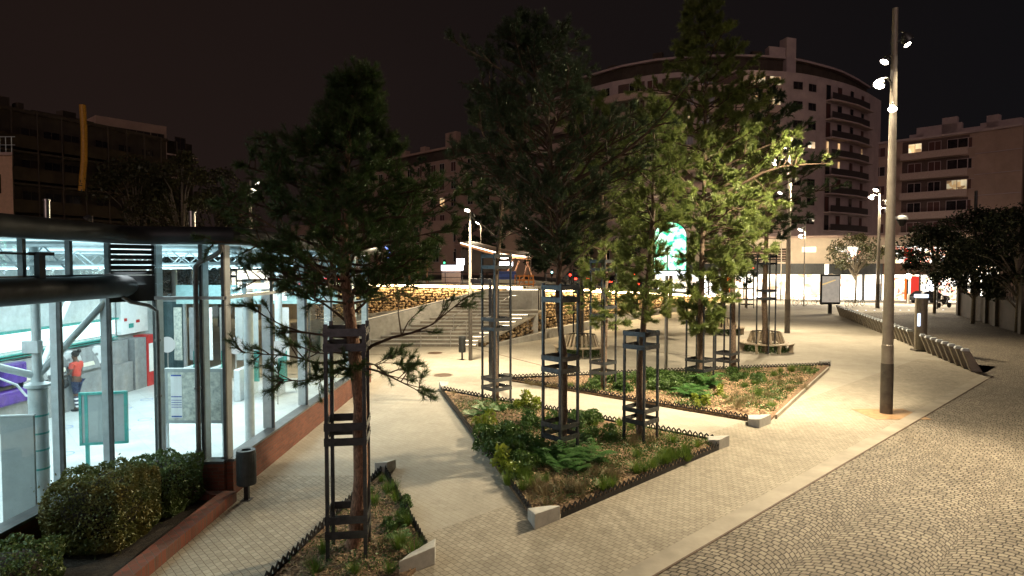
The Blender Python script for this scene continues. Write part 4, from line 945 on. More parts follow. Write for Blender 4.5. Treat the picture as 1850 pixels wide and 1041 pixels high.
for i, y in enumerate((16.35, 17.3, 18.5)):
    t = thing('ticket_machine', ['ticket machine with round pale dial and purple side, leftmost', 'ticket machine with round pale dial in front of the person', 'ticket machine with round pale dial right of the person'][i], 'ticket machine', (-13.12, y, FLZ), 0, 'ticket machines along the hall wall')
    mb = MB(); mb.bb(-.1, .18, -.42, .42, 0, 1.1); mb.add([(-.1, -.42, 1.1), (.28, -.42, 1.1), (.05, -.42, 1.75), (-.1, -.42, 1.75), (-.1, .42, 1.1), (.28, .42, 1.1), (.05, .42, 1.75), (-.1, .42, 1.75)], [(0, 1, 2, 3), (7, 6, 5, 4), (0, 4, 5, 1), (1, 5, 6, 2), (2, 6, 7, 3)]); mb.build('cabinet', M['int_dark'], t)
    mb = MB(); mb.lathe((.14, .50, 1.45), [(0, .07), (.26, .07), (.30, .0), (.30, -.06)], 28, axis=(1, -.55, .1)); mb.build('dial', M['disc'], t, smooth=True)
    for dy, dz in ((.1, .1), (-.1, .05), (.02, -.12)): mb = MB(); mb.lathe((.2, .46 + dy, 1.45 + dz), [(.0, .01), (.04, .01), (.045, 0)], 14, axis=(1, -.55, .1)); mb.build('button', M['int_dark'], t)
    mb = MB(); mb.add([(.25, -.3, 1.2), (.25, .2, 1.2), (.13, .2, 1.5), (.13, -.3, 1.5)], [(0, 1, 2, 3)]); mb.build('screen', emis('machine_screen', (.9, .95, .8), 1.2), t)
    mb = MB(); pts = [(.2, .22 * math.cos(a) - .05, .35 + .2 * math.sin(a)) for a in [math.pi + math.pi * k / 10 for k in range(11)]] + [(.2, .17, .9), (.2, -.27, .9), (.2, -.27, .35)]; mb.path(pts, .018, 6); mb.build('loop_trim', M['paper'], t)
for y0, y1, z0, z1 in ((15.15, 15.9, 1.35, 1.9), (15.0, 16.5, .85, 1.22)):
    mb = MB(); mb.bb(-13.0, -12.72, y0, y1, z0, z1); sb(mb, 'purple_counter', M['purple'], bevel=.05)
# white notice board and red vending machine
t = thing('vending_machine', 'narrow red and grey vending machine under a white notice board', 'vending machine', (-13.2, 21.2, FLZ)); mb = MB(); mb.bb(-.15, .35, -.55, .1, 0, 1.75); mb.build('cabinet', M['int_dark'], t); mb = MB(); mb.bb(-.1, .38, .1, .6, 0, 1.8); mb.build('red_front', M['red'], t); mb = MB(); mb.bb(.38, .39, .2, .5, .5, 1.5); mb.build('glass_door', M['paper'], t)
mb = MB(); mb.bb(-13.35, -13.2, 20.5, 22.0, 2.05, 3.5); sb(mb, 'notice_panel', M['paper'])
mb = MB(); mb.bb(-13.19, -13.18, 20.9, 21.15, 2.25, 2.4); sb(mb, 'exit_sticker', M['teal'])
mb = MB(); mb.bb(-13.19, -13.18, 21.3, 21.5, 2.4, 2.5); mb.bb(-13.19, -13.18, 20.65, 20.8, 2.5, 2.6); sb(mb, 'red_sticker', M['red'])
t = thing('hall_door', 'dark teal door at the back corner of the hall', 'door', (-13.0, 22.75, FLZ)); mb = MB(); mb.bb(-.2, .7, -.03, .03, 0, 2.9); mb.build('leaf', pm('teal_dark', (.05, .1, .11), .5), t); mb = MB(); mb.bb(.7, .8, -.05, .05, 0, 3.0); mb.bb(-.3, -.2, -.05, .05, 0, 3.0); mb.build('frame', M['frame_light'], t)
# portal panel at the back
mb = MB(); mb.bb(-12.1, -6.3, 21.9, 22.0, 3.02, 3.7); sb(mb, 'header_panel', pm('aqua_panel', (.32, .5, .5), .5, var=.1))
mb = MB(); mb.bb(-8.9, -8.1, 21.86, 21.9, 3.15, 3.6); sb(mb, 'lit_sign', M['white_light'])
rnd = random.Random(4)
for k in range(8):
    x = -12.0 + k * .55; t = thing('advert_banner', 'tall narrow poster hanging at the back of the hall', 'poster', (x, 21.8, 1.0), 0, 'narrow posters at the back of the hall'); mb = MB(); mb.bb(-.14, .14, -.01, .01, 0, 1.9); mb.build('sheet', M[rnd.choice(['paper', 'map', 'int_dark', 'board', 'int_dark', 'steel'])], t)
for i, (px, py) in enumerate(((302, 623), (425, 625), (500, 632))):
    q = P(px, py, 20.5 - i); t = thing('round_mirror', ['round white disc on the left of the hall back', 'round white disc near the middle of the hall back', 'smaller round white disc behind the glass wall'][i], 'round sign', q); mb = MB(); mb.lathe((0, 0, 0), [(0, .02), (.25, .02), (.27, 0), (.27, -.02), (0, -.02)], 26, axis=(0, -1, 0)); mb.build('disc', emis('disc_glow', (.9, 1, 1), .7), t); mb = MB(); mb.tube((0, .03, -q.z + FLZ), (0, .03, .2), .02); mb.build('stem', M['steel'], t)
# ticket gates at the back
for k in range(4):
    x = -10.4 + k * .9; t = thing('ticket_gate', 'waist high steel ticket gate with a teal glass wing', 'ticket gate', (x, 19.6, FLZ), 0, 'ticket gates across the hall'); mb = MB(); mb.bb(-.1, .1, -.7, .7, 0, 1.0); mb.build('cabinet', M['frame_light'], t, bevel=.03); mb = MB(); mb.bb(.1, .42, -.02, .02, .5, 1.5); mb.build('glass_wing', glassmat('teal_glass', (.25, .7, .65), .1), t)
# big map board
t = thing('map_board', 'large grey framed information board on two legs with map and blue timetable', 'notice board', (0, 0, 0)); a = G(300, 838, FLZ); b = G(418, 832, FLZ); t.location = a; dx = b - a
mb = MB(); mb.bb(0, dx.x, -.04, .08, .88, 2.06); mb.build('case', M['board'], t, bevel=.01)
mb = MB(); mb.bb(.10, dx.x - .08, -.045, -.04, .95, 1.98); mb.build('map_sheet', M['map'], t)
mb = MB(); mb.bb(.16, .40, -.05, -.046, 1.0, 1.93); mb.build('timetable', M['paper'], t)
mb = MB()
for z, h in ((1.9, .03), (1.45, .02), (1.38, .012), (1.33, .012), (1.28, .012), (1.23, .012), (1.02, .03)): mb.bb(.17, .39, -.053, -.0505, z, z + h)
mb.build('printed_line', M['blue'], t)
for x in (.02, dx.x - .05): mb = MB(); mb.bb(x - .03, x + .03, -.0, .06, 0, .9); mb.build('leg', M['frame_light'], t)
t = thing('panel_sign', 'grey sheet in a turquoise frame standing on one post inside the hall', 'sign stand', G(158, 850, FLZ), R(12))
mb = MB(); mb.bb(-.02, .04, -.02, .04, 0, 1.62); mb.bb(-.12, .78, -.03, .03, 1.58, 1.63); mb.bb(-.12, -.07, -.03, .03, .55, 1.6); mb.bb(.72, .78, -.03, .03, .55, 1.6); mb.bb(-.12, .78, -.03, .03, .53, .58); mb.build('frame', M['teal'], t); mb = MB(); mb.bb(-.07, .72, -.012, .012, .58, 1.58); mb.build('sheet', M['board'], t)
t = thing('panel_sign', 'tall plain grey board standing left of the big column', 'board', G(38, 968, FLZ), R(8)); mb = MB(); mb.bb(-.24, .24, -.02, .02, .05, 1.9); mb.build('sheet', M['board'], t, bevel=.01); mb = MB(); mb.bb(-.25, .25, -.025, .025, 1.9, 1.92); mb.build('edge', M['frame_light'], t)
for (px, py) in ((118, 772), (118, 820), (226, 738), (262, 758), (222, 778), (265, 722), (40, 800)):
    q = G(px, py, FLZ + .003); mb = MB(); mb.lathe((0, 0, 0), [(.15, .0), (.15, .002), (.18, .002), (.18, .0)], 24); o = mb.build('floor_marking', pm('faint_blue', (.25, .36, .6), .5)); o.location = q; tag(o, kind='structure')
# ceiling lights, trusses
for i, (x, y, l) in enumerate(((-10.2, 3, 3.4), (-10.2, 7.4, 3.4), (-10.2, 12, 3.4), (-10.2, 16.5, 3.4), (-7.9, 14.5, 2.6), (-7.9, 18.5, 2.6), (-12.3, 9, 3), (-12.3, 14, 3), (-8.3, 6.5, 2.5))):
    t = thing('ceiling_lamp', 'long white tube lamp under the hall ceiling', 'ceiling lamp', (x, y, 4.35), 0, 'tube lamps under the hall ceiling'); mb = MB(); mb.bb(-.1, .1, -l / 2, l / 2, .0, .06); mb.bb(-.01, .01, -l / 3, -l / 3 + .02, .06, .5); mb.bb(-.01, .01, l / 3, l / 3 + .02, .06, .5); mb.build('housing', M['frame_light'], t); mb = MB(); mb.bb(-.05, .05, -l / 2 + .05, l / 2 - .05, -.025, -.002); mb.build('tube', M['tube_light'], t)
mb = MB()
for y in (5.5, 8.2, 10.0, 12.6, 15.2, 17.6, 20.2):
    xr = -7.3 if y < 11 else -5.6
    mb.path([(-13.4, y, 4.75), (xr, y, 4.75)], .05, 8); mb.path([(-13.4, y, 4.3), (xr, y, 4.45)], .035, 8)
    n = 8
    for k in range(n): xa = -13.4 + (xr + 13.4) * k / n; xb = -13.4 + (xr + 13.4) * (k + .5) / n; xc = -13.4 + (xr + 13.4) * (k + 1) / n; mb.path([(xa, y, 4.3), (xb, y, 4.72), (xc, y, 4.32)], .018, 5)
sb(mb, 'roof_truss', M['frame_light'])
for y, e in ((3.5, 150), (8, 185), (12, 225), (16, 270), (20, 290)): area('hall_light', (-10.2 if y < 11 else -9.3, y, 4.28), 5, 2.2, e, (.88, .98, 1)); area('ceiling_fill', (-10.2 if y < 11 else -9.3, y, 4.05), 5, 2.2, e * .7, (.78, .98, 1), (R(180), 0, 0))  # second area is added fill, lifting the ceiling seen through the upper windows
# brick kerb of the hedge strip
mb = MB(); a = G(432, 906); mb.bb(-5.42, -5.14, 3, a.y, 0, .20); mb.bb(-7.08, -5.42, a.y - .2, a.y, 0, .20); tag(mb.build('brick_kerb', M['brick_top']), 'low red brick kerb holding the hedge strip in front of the station', 'kerb')
mb = MB(); mb.quad((-7.1, 2, .10), (-5.42, 2, .10), (-5.42, a.y - .2, .10), (-7.1, a.y - .2, .10)); tag(mb.build('soil_strip', M['soil']), kind='structure')
def hedge(x0, x1, y0, y1, h, n, mat, label, seed, leaf=.027):
    rr = np.random.default_rng(seed); t = thing('clipped_hedge', label, 'hedge', ((x0 + x1) / 2, (y0 + y1) / 2, .1), 0)
    hx, hy = (x1 - x0) / 2, (y1 - y0) / 2; V = []; Fc = []
    for i in range(n):
        p = rr.uniform(-1, 1, 3); k = rr.integers(0, 3); q = p.copy()
        if rr.uniform() < .8: q[k] = np.sign(q[k]) * rr.uniform(.8, 1.03)
        s_ = 1 / max(1e-3, (abs(q[0]) ** 5 + abs(q[1]) ** 5 + abs(q[2]) ** 5) ** .2) if rr.uniform() < .99 else 1
        s_ = min(s_, 1.0); q = q * s_
        bump = 1 + .06 * math.sin(q[0] * 5 + seed) * math.cos(q[1] * 4 + q[2] * 3) + .02 * math.sin(q[0] * 13 + q[1] * 11) + rr.normal() * .012
        c = np.array([q[0] * hx * bump, q[1] * hy * bump, max(.03, (q[2] * .5 + .5) * h * bump)])
        u = nrm(rr.normal(size=3) + q * .3); v = nrm(np.cross(u, rr.normal(size=3))); l = leaf * rr.uniform(.5, 1.2); o = len(V)
        V += [c - u * l, c + v * l * .5, c + u * l, c - v * l * .5]; Fc.append((o, o + 1, o + 2, o + 3))
    npmesh('foliage', V, Fc, M[mat], t, k=4)
    mb = MB()
    for k in range(9):
        a_ = rr.uniform(0, 6.28); mb.path([(rr.uniform(-hx, hx) * .3, rr.uniform(-hy, hy) * .6, 0), (hx * .6 * math.cos(a_), hy * .7 * math.sin(a_), h * .8)], [.014, .006], 5)
    mb.build('stem', M['bark_grey'], t)
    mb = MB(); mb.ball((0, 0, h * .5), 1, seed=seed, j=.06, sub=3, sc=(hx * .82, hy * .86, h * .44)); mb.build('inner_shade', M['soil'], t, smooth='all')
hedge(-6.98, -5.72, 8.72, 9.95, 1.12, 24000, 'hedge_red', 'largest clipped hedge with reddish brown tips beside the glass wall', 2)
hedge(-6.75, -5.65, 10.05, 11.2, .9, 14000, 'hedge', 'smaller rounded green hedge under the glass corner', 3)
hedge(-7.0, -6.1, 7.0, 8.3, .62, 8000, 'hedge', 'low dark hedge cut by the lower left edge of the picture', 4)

# ------------------------------------------------------------------ person
def skin_mesh(name, chains, mat, parent, sub=2, root=0):
    me = bpy.data.meshes.new(name); vs = []; es = []; rs = []
    idx = {}
    for ch in chains:
        prev = None
        for (p, r) in ch:
            key = tuple(round(c, 4) for c in p)
            if key not in idx: idx[key] = len(vs); vs.append(p); rs.append(r)
            if prev is not None and prev != idx[key]: es.append((prev, idx[key]))
            prev = idx[key]
    me.from_pydata(vs, es, []); o = bpy.data.objects.new(name, me); COL.objects.link(o)
    if parent: o.parent = parent
    md = o.modifiers.new('skin', 'SKIN'); md.use_smooth_shade = True
    sv = me.skin_vertices[0].data
    for i, r in enumerate(rs): sv[i].radius = (r, r) if not isinstance(r, tuple) else r; sv[i].use_root = (i == root)
    s_ = o.modifiers.new('sub', 'SUBSURF'); s_.levels = sub; s_.render_levels = sub
    me.materials.append(M[mat]); return o
pf = G(140, 742, FLZ)
PT = thing('person', 'person in an orange red top and dark cropped trousers using a ticket machine', 'person', pf, R(90))   # faces local +y -> world -x
# local frame: +y forward, +x right
pel = ((0, 0, .92), (.125, .10)); 
spine = [pel, ((0, .01, 1.08), (.12, .09)), ((0, .0, 1.28), (.15, .10)), ((0, 0, 1.40), (.12, .08)), ((0, .02, 1.49), .05), ((0, .05, 1.58), (.075, .085)), ((0, .06, 1.66), (.065, .08))]
chains = [spine]
for s_ in (-1, 1):
    kx = .09 * s_; fy = .06 * s_
    chains.append([pel, ((kx, .0, .84), .085), ((kx * 1.1, .02 + fy, .48), .056), ((kx * 1.1, -.02 + fy, .1), .036), ((kx * 1.2, .08 + fy, .04), .033), ((kx * 1.3, .15 + fy, .03), .022)])
    hx = .2 * s_; sh = ((0, 0, 1.40), (.12, .08)); wr = Vector((hx * 1.05, .30, 1.10 + .06 * s_))
    chains.append([sh, ((hx * .85, 0, 1.38), .055), ((hx * 1.15, .02, 1.13), .040), (tuple(wr), .026)])
    palm = wr + Vector((0, .05, .0)); pk = (tuple(palm), (.034, .018)); chains.append([(tuple(wr), .026), pk])
    for k, (dx_, ln__) in enumerate(((-.028, .062), (-.010, .075), (.010, .070), (.027, .055))):
        k1 = palm + Vector((dx_, .035, -.002)); k2 = k1 + Vector((0, ln__ * .55, -.010)); k3_ = k2 + Vector((0, ln__ * .4, -.022)); chains.append([pk, (tuple(k1), .009), (tuple(k2), .008), (tuple(k3_), .0065)])
    th = palm + Vector((-.035 * s_, .0, -.005)); chains.append([pk, (tuple(th), .011), (tuple(th + Vector((-.012 * s_, .04, -.01))), .009)])
skin_mesh('body', chains, 'skin', PT)
skin_mesh('shirt', [[((0, 0, .97), (.15, .125)), ((0, .01, 1.10), (.135, .11)), ((0, 0, 1.28), (.17, .125)), ((0, 0, 1.40), (.135, .10)), ((0, .01, 1.45), (.075, .07))],
                    [((0, 0, 1.40), (.135, .10)), ((-.175, 0, 1.385), .075), ((-.215, .015, 1.24), .07)], [((0, 0, 1.40), (.135, .10)), ((.175, 0, 1.385), .075), ((.215, .015, 1.24), .07)]], 'shirt', PT)
tr_ = [[((0, 0, .95), (.14, .12)), ((.095, .0, .82), .10), ((.10, .08, .48), .072)], [((0, 0, .95), (.14, .12)), ((-.095, .0, .82), .10), ((-.10, -.04, .48), .072)]]
skin_mesh('trousers', tr_, 'jeans', PT)
for s_ in (-1, 1): skin_mesh('striped_stocking', [[((.10 * s_, .02 + .06 * s_, .48), .066), ((.10 * s_, .01 + .06 * s_, .30), .058), ((.10 * s_, -.02 + .06 * s_, .10), .046)]], 'stripes', PT)
for s_ in (-1, 1): skin_mesh('shoe', [[((.105 * s_, -.06 + .06 * s_, .045), .042), ((.108 * s_, .07 + .06 * s_, .04), .044), ((.115 * s_, .17 + .06 * s_, .03), .034)]], 'black', PT)
mb = MB(); mb.ball((0, .04, 1.66), .108, seed=3, j=.05, sub=2, sc=(.9, 1.0, .95)); mb.ball((0, -.07, 1.74), .06, seed=5, j=.08, sub=2); hr = mb.build('hair', M['black'], PT, smooth='all'); hr.location = (0, -.025, .02)
mb = MB(); mb.ball((0, .118, 1.575), .06, seed=3, sub=2, sc=(.9, .55, .75)); mb.build('face_mask', M['paper'], PT, smooth='all')
mb = MB()
for s_ in (-1, 1): mb.ball((.03 * s_, .135, 1.635), .011, sub=1)
mb.build('eye', M['paper'], PT, smooth='all')
mb = MB(); mb.ball((.07 * 1, 0, 1.61), .02, sub=1, sc=(.5, 1, 1.3)); mb.ball((-.075, .03, 1.61), .02, sub=1, sc=(.5, 1, 1.3)); mb.build('ear', M['skin'], PT, smooth='all')
bg_ = thing('handbag', 'black shoulder bag hanging at the side of the person', 'bag', pf + Vector((-.16, -.26, .72)), R(90)); mb = MB(); mb.ball((0, 0, .12), .17, seed=2, j=.03, sub=2, sc=(1, .45, .8)); mb.build('bag_body', M['black'], bg_, smooth='all'); mb = MB(); mb.path([(-.12, 0, .2), (-.05, -.04, .42), (.0, -.1, .62), (.08, -.03, .42), (.12, 0, .2)], .01, 6); mb.build('strap', M['black'], bg_)

# ------------------------------------------------------------------ terrace, stone walls, steps
def zt(x): return min(2.8, max(.25, 2.8 - 2.45 * (x - 1.8) / 25.0))
WLft = [Vector((-16, 49.5)), Vector((-11.3, 46.0)), Vector((.75, 39.9))]
WRgt = [Vector((1.9, 37.0)), Vector((11.2, 52.6)), Vector((27.5, 75.5))]
mb = MB()
front = [Vector((-60, 60)), Vector((-16, 49.8)), Vector((-11.3, 46.3)), Vector((.75, 40.2)), Vector((1.9, 38.6)), Vector((2.1, 38.2)), Vector((11.2, 53.4)), Vector((27.5, 76.3))]
vs = []; fs = []
for i, q in enumerate(front):
    vs += [(q.x, q.y, zt(q.x) + .0), (q.x, 140, zt(q.x)), (q.x, q.y, 0)]
for i in range(len(front) - 1):
    fs += [(3 * i, 3 * i + 3, 3 * i + 4, 3 * i + 1), (3 * i + 2, 3 * i + 5, 3 * i + 3, 3 * i)]
mb.add(vs, fs); tag(mb.build('upper_terrace', M['concrete']), kind='structure')
mb = MB(); mb.quad((-60, 70, 2.81), (2, 70, 2.81), (2, 100, 2.81), (-60, 100, 2.81)); mb.quad((2, 70, 2.81), (27, 80, .42), (27, 100, .42), (2, 100, 2.81)); tag(mb.build('upper_road', pm('asphalt', (.05, .048, .046), .8, var=.3, scale=2)), kind='structure')
def gabion(pts, ztf, name_label, seed, zb_=.0, plinth=.55, lit=True):
    rr = random.Random(seed); t = thing('stone_wall', name_label, 'wall', (pts[0].x, pts[0].y, 0)); off = Vector((pts[0].x, pts[0].y, 0)); inv = Matrix.Translation(-off)
    bed = MB(); rocks = MB(); cop = MB(); led = MB(); pl = MB()
    for a, b in zip(pts[:-1], pts[1:]):
        d = b - a; L_ = d.length; u = d.normalized(); n = Vector((u.y, -u.x));
        if n.y > 0 and abs(n.y) > abs(n.x) * .3: n = -n
        if pts is WRgt or n.dot(Vector((0, 0)) - a) < 0: n = n if n.dot(-a) > 0 else -n
        za, zb2 = (ztf(a.x) + .22, ztf(b.x) + .22)
        A, B_ = Vector((a.x, a.y, 0)), Vector((b.x, b.y, 0)); N3 = Vector((n.x, n.y, 0))
        q = [A - N3 * .02, B_ - N3 * .02]; bed.add([q[0], q[1], q[1] + Vector((0, 0, zb2)), q[0] + Vector((0, 0, za)), q[0] - N3 * .35, q[1] - N3 * .35, q[1] - N3 * .35 + Vector((0, 0, zb2)), q[0] - N3 * .35 + Vector((0, 0, za))], [(0, 1, 2, 3), (4, 7, 6, 5), (0, 3, 7, 4), (1, 5, 6, 2)])
        s_ = 0
        rs = .26 if L_ < 20 else .34
        nx = int(L_ / rs)
        for i in range(nx):
            f = (i + .5) / nx; zz = za + (zb2 - za) * f; nz = max(1, int((zz - .1) / (rs * .72)))
            for k in range(nz):
                c = A + (B_ - A) * (f + rr.uniform(-.35, .35) / nx) + Vector((0, 0, .05 + (k + .5 + rr.uniform(-.25, .25)) * (zz - .1) / nz)); c += N3 * rr.uniform(-.03, .05)
                M3 = Matrix.Rotation(math.atan2(u.y, u.x), 3, 'Z'); bm = bmesh.new(); bmesh.ops.create_icosphere(bm, subdivisions=1, radius=1)
                sx_, sz_ = rs * rr.uniform(.42, .72), rs * rr.uniform(.30, .46); th = rr.uniform(-.4, .4); vs = []
                for v in bm.verts:
                    p = Vector((v.co.x * sx_, v.co.y * .10, v.co.z * sz_)) * rr.uniform(.82, 1.12); p = Matrix.Rotation(th, 3, 'Y') @ p; vs.append(c + M3 @ p)
                rocks.add(vs, [tuple(x.index for x in fc.verts) for fc in bm.faces]); bm.free()
        cop.add([A + N3 * .19 + Vector((0, 0, za)), B_ + N3 * .19 + Vector((0, 0, zb2)), B_ - N3 * .4 + Vector((0, 0, zb2)), A - N3 * .4 + Vector((0, 0, za)), A + N3 * .19 + Vector((0, 0, za + .11)), B_ + N3 * .19 + Vector((0, 0, zb2 + .11)), B_ - N3 * .4 + Vector((0, 0, zb2 + .11)), A - N3 * .4 + Vector((0, 0, za + .11))], [(3, 2, 1, 0), (4, 5, 6, 7), (0, 1, 5, 4), (1, 2, 6, 5), (2, 3, 7, 6), (3, 0, 4, 7)])
        la, lb_ = A + N3 * .165 + Vector((0, 0, za - .14)), B_ + N3 * .165 + Vector((0, 0, zb2 - .14)); led.bar(la, lb_, .03, .138)
        nl = max(1, int(L_ / 7)) if lit else 0
        for j in range(nl):
            f = (j + .5) / nl; c = A + (B_ - A) * f + N3 * .34 + Vector((0, 0, za + (zb2 - za) * f - .02)); l = area('coping_light', c, L_ / nl * .98, .05, 34 * L_ / nl, (1, .74, .40))
            l.rotation_euler = Matrix((Vector((u.x, u.y, 0)), (Vector((u.x, u.y, 0)).cross(-(-N3 * .5 - Vector((0, 0, 1))).normalized()) * -1), -(-N3 * .5 - Vector((0, 0, 1))).normalized())).transposed().to_euler()
        if plinth:
            pa, pb = A + N3 * .32, B_ + N3 * .32; hp = plinth; hb = min(plinth, max(.12, zb2 - .5)); ha = min(plinth, max(.12, za - .5))
            pl.add([pa - N3 * .15, pa + N3 * .15, pa + N3 * .15 + Vector((0, 0, ha)), pa - N3 * .15 + Vector((0, 0, ha)), pb - N3 * .15, pb + N3 * .15, pb + N3 * .15 + Vector((0, 0, hb)), pb - N3 * .15 + Vector((0, 0, hb))], [(0, 1, 2, 3), (7, 6, 5, 4), (0, 4, 5, 1), (1, 5, 6, 2), (2, 6, 7, 3), (3, 7, 4, 0)])
    for m_, nm, mt in ((bed, 'backing', 'rock_bed'), (rocks, 'stone_facing', 'rock'), (cop, 'coping', 'kerb')) + (((led, 'light_strip', 'led'),) if lit else ()) + (((pl, 'concrete_upstand', 'conc_wall'),) if plinth else ()):
        o = m_.build(nm, M[mt], t); o.matrix_parent_inverse = inv
    return t
gabion(WLft, lambda x: 2.8, 'rough golden stone wall with a light strip under its coping, left of the steps', 7, plinth=0)
gabion(WRgt, zt, 'long golden stone wall right of the steps, sloping down towards the shops', 9)
gabion([Vector((-1.55, 32.75)), Vector((1.75, 36.85))], lambda x: .02 + (x + 1.55) / 3.3 * 1.35, 'low stone flank wall rising along the right side of the steps', 13, plinth=.45, lit=False)
# end wall + LED fin bundle by the steps
mb = MB(); mb.bar((1.9, 37.0, 0), (1.9, 38.9, 0), .3, 3.0); tag(mb.build('retaining_wall', M['conc_wall']), 'pale concrete end of the right stone wall beside the steps', 'wall')
t = thing('steps', 'broad pale concrete steps climbing to the terrace', 'steps', (0, 0, 0))
par = lambda y: -7.5 + (y - 33.5) * 6.1 / 4.5
for i in range(16):
    y0 = 32.9 + .36 * i; z1 = .175 * (i + 1); xl = max(-9.0 if i < 2 else -30, par(y0)) + .1; xr = (-1.9 + .36 * i) if i < 9 else (1.55 if i < 10 else -.2)
    if i >= 10: xl = min(xl, -1.9)
    mb = MB(); mb.bb(xl, xr, y0, y0 + (.36 if i < 9 else (.8 if i == 9 else .36)), 0, z1); mb.bb(xl, xr, y0 - .012, y0, z1 - .17, z1 - .045, 1); mb.bb(xl, xr, y0 - .04, y0, z1 - .04, z1 - .001); o = mb.build('step', [M['stone_block'], M['riser_shade']], t)
mb = MB(); mb.bar((-.4, 38.75, 0), (1.8, 38.75, 0), .25, 2.95); mb.build('retaining_face', M['conc_wall'], t)
for i in range(0, 9, 1):
    y0 = 32.9 + .36 * i; z1 = .175 * (i + 1); mb = MB(); x1 = -1.9 + .36 * i; mb.bb(x1 - 1.0, x1 - .05, y0 - .034, y0 - .028, z1 - .072, z1 - .06); mb.build('step_light', M['led_step'], t)
mb = MB(); mb.bb(-.3, 1.7, 38.60, 38.63, 2.86, 2.89); mb.build('step_light', M['led_soft'], t)
# ramp parapet
t2 = thing('ramp_wall', 'sloping concrete parapet of the ramp behind the steps', 'wall', (-7.5, 33.5, 0))
mb = MB(); mb.add([(-2.5, -1.85, 0), (0, 0, 0), (6.3, 4.65, 0), (-2.5, -1.85, .95), (0, 0, 1.5), (6.3, 4.65, 2.95), (-2.65, -1.65, 0), (-.15, .2, 0), (6.15, 4.85, 0), (-2.65, -1.65, .95), (-.15, .2, 1.5), (6.15, 4.85, 2.95)],
                  [(0, 1, 4, 3), (1, 2, 5, 4), (7, 6, 9, 10), (8, 7, 10, 11), (3, 4, 10, 9), (4, 5, 11, 10), (0, 3, 9, 6), (2, 8, 11, 5)]); mb.build('parapet', M['conc_wall'], t2)
mb = MB(); mb.prism([(-2.6, -1.6), (6.1, 4.9), (6.1, 7), (-8, 9)], 0, [.3, 2.1, 2.2, .4]); mb.build('ramp', M['conc_wall'], t2)
mb = MB(); mb.path([(-2.5, -1.5, 1.0), (0, .35, 1.55), (6.1, 4.95, 2.98)], .02, 6); mb.build('light_strip', M['edge_glow'], t2)  # faint glow added along the parapet for its lit top edge
# handrails
for off, lab in ((0, 'steel handrail along the middle of the steps'), (-1.6, 'steel handrail on the left part of the steps')):
    t = thing('handrail', lab, 'handrail', (-3.3 + off, 32.6, 0)); mb = MB(); A = Vector((0, 0, .9)); B_ = Vector((3.2, 3.4, 2.6 if off == 0 else 2.3)); mb.path([A - Vector((.3, .3, .05)), A, B_, B_ + Vector((.4, .4, 0))], .022, 8); mb.build('rail', M['steel'], t, smooth=True)
    for k in range(5):
        q = A.lerp(B_, k / 4); mb = MB(); mb.tube((q.x, q.y, max(0, q.z - .95)), (q.x, q.y, q.z), .018, n=8); mb.build('post', M['steel'], t)
# steel fins by the landing
t = thing('fin_screen', 'row of bright upright steel bars beside the top landing', 'railing', (1.25, 36.9, 1.7))
for k in range(5): mb = MB(); mb.bb(k * .13, k * .13 + .04, 0, .04, .02, 1.2); mb.build('bar', M['stone_block'], t)
# slim dark portal frame in front of the steps
t = thing('portal_frame', 'slim dark post with a short bracket at its top, standing left of the tall guard', 'post', G(886, 690)); mb = MB(); mb.bb(-.06, .06, -.05, .05, 0, 3.75); mb.bb(-.75, .06, -.06, .06, 3.75, 3.9); mb.build('post', M['guard_steel'], t)
# terrace railing + posts
def railing(pts, h, gap, label, mat='black_steel'):
    t = thing('railing', label, 'railing', pts[0]); o0_ = Vector(pts[0]); mb = MB()
    for a, b in zip(pts[:-1], pts[1:]):
        a, b = Vector(a) - o0_, Vector(b) - o0_
        for zz in (.35, .7, 1.0): mb.path([a + Vector((0, 0, h * zz)), b + Vector((0, 0, h * zz))], .022, 5)
        n = max(1, int((b - a).length / gap))
        for k in range(n + 1): q = a.lerp(b, k / n); mb.tube(q, q + Vector((0, 0, h)), .03, n=5)
    mb.build('rails', M[mat], t); return t
railing([(-6, 43.8, 2.8), (.3, 40.7, 2.8)], 1.1, 1.2, 'dark terrace railing above the left stone wall')
railing([(2.2, 39.3, 2.8), (2.2 + 5, 47.5, 2.27)], 1.1, 1.6, 'dark terrace railing above the right stone wall')
railing([(30, 70.5, .0), (36, 72.0, 0), (41, 72.2, 0)], 1.0, 1.5, 'low metal street railing in front of the shops', 'frame_light')
for i, (px, w_, h_) in enumerate(((684, .12, 3.2), (697, .1, 3.0), (712, .12, 3.1), (728, .1, 2.9), (740, .1, 3), (755, .12, 3.2), (772, .1, 3))):
    q = P(px, 505, 52); mb = MB(); mb.tube((0, 0, 0), (.0, 0, h_), .09, .07, n=8); o = mb.build('timber_post', M['canopy_wood']); o.location = (q.x, q.y, 2.8); tag(o, 'slim timber post on the terrace behind the stone wall', 'post', 'timber posts on the terrace')
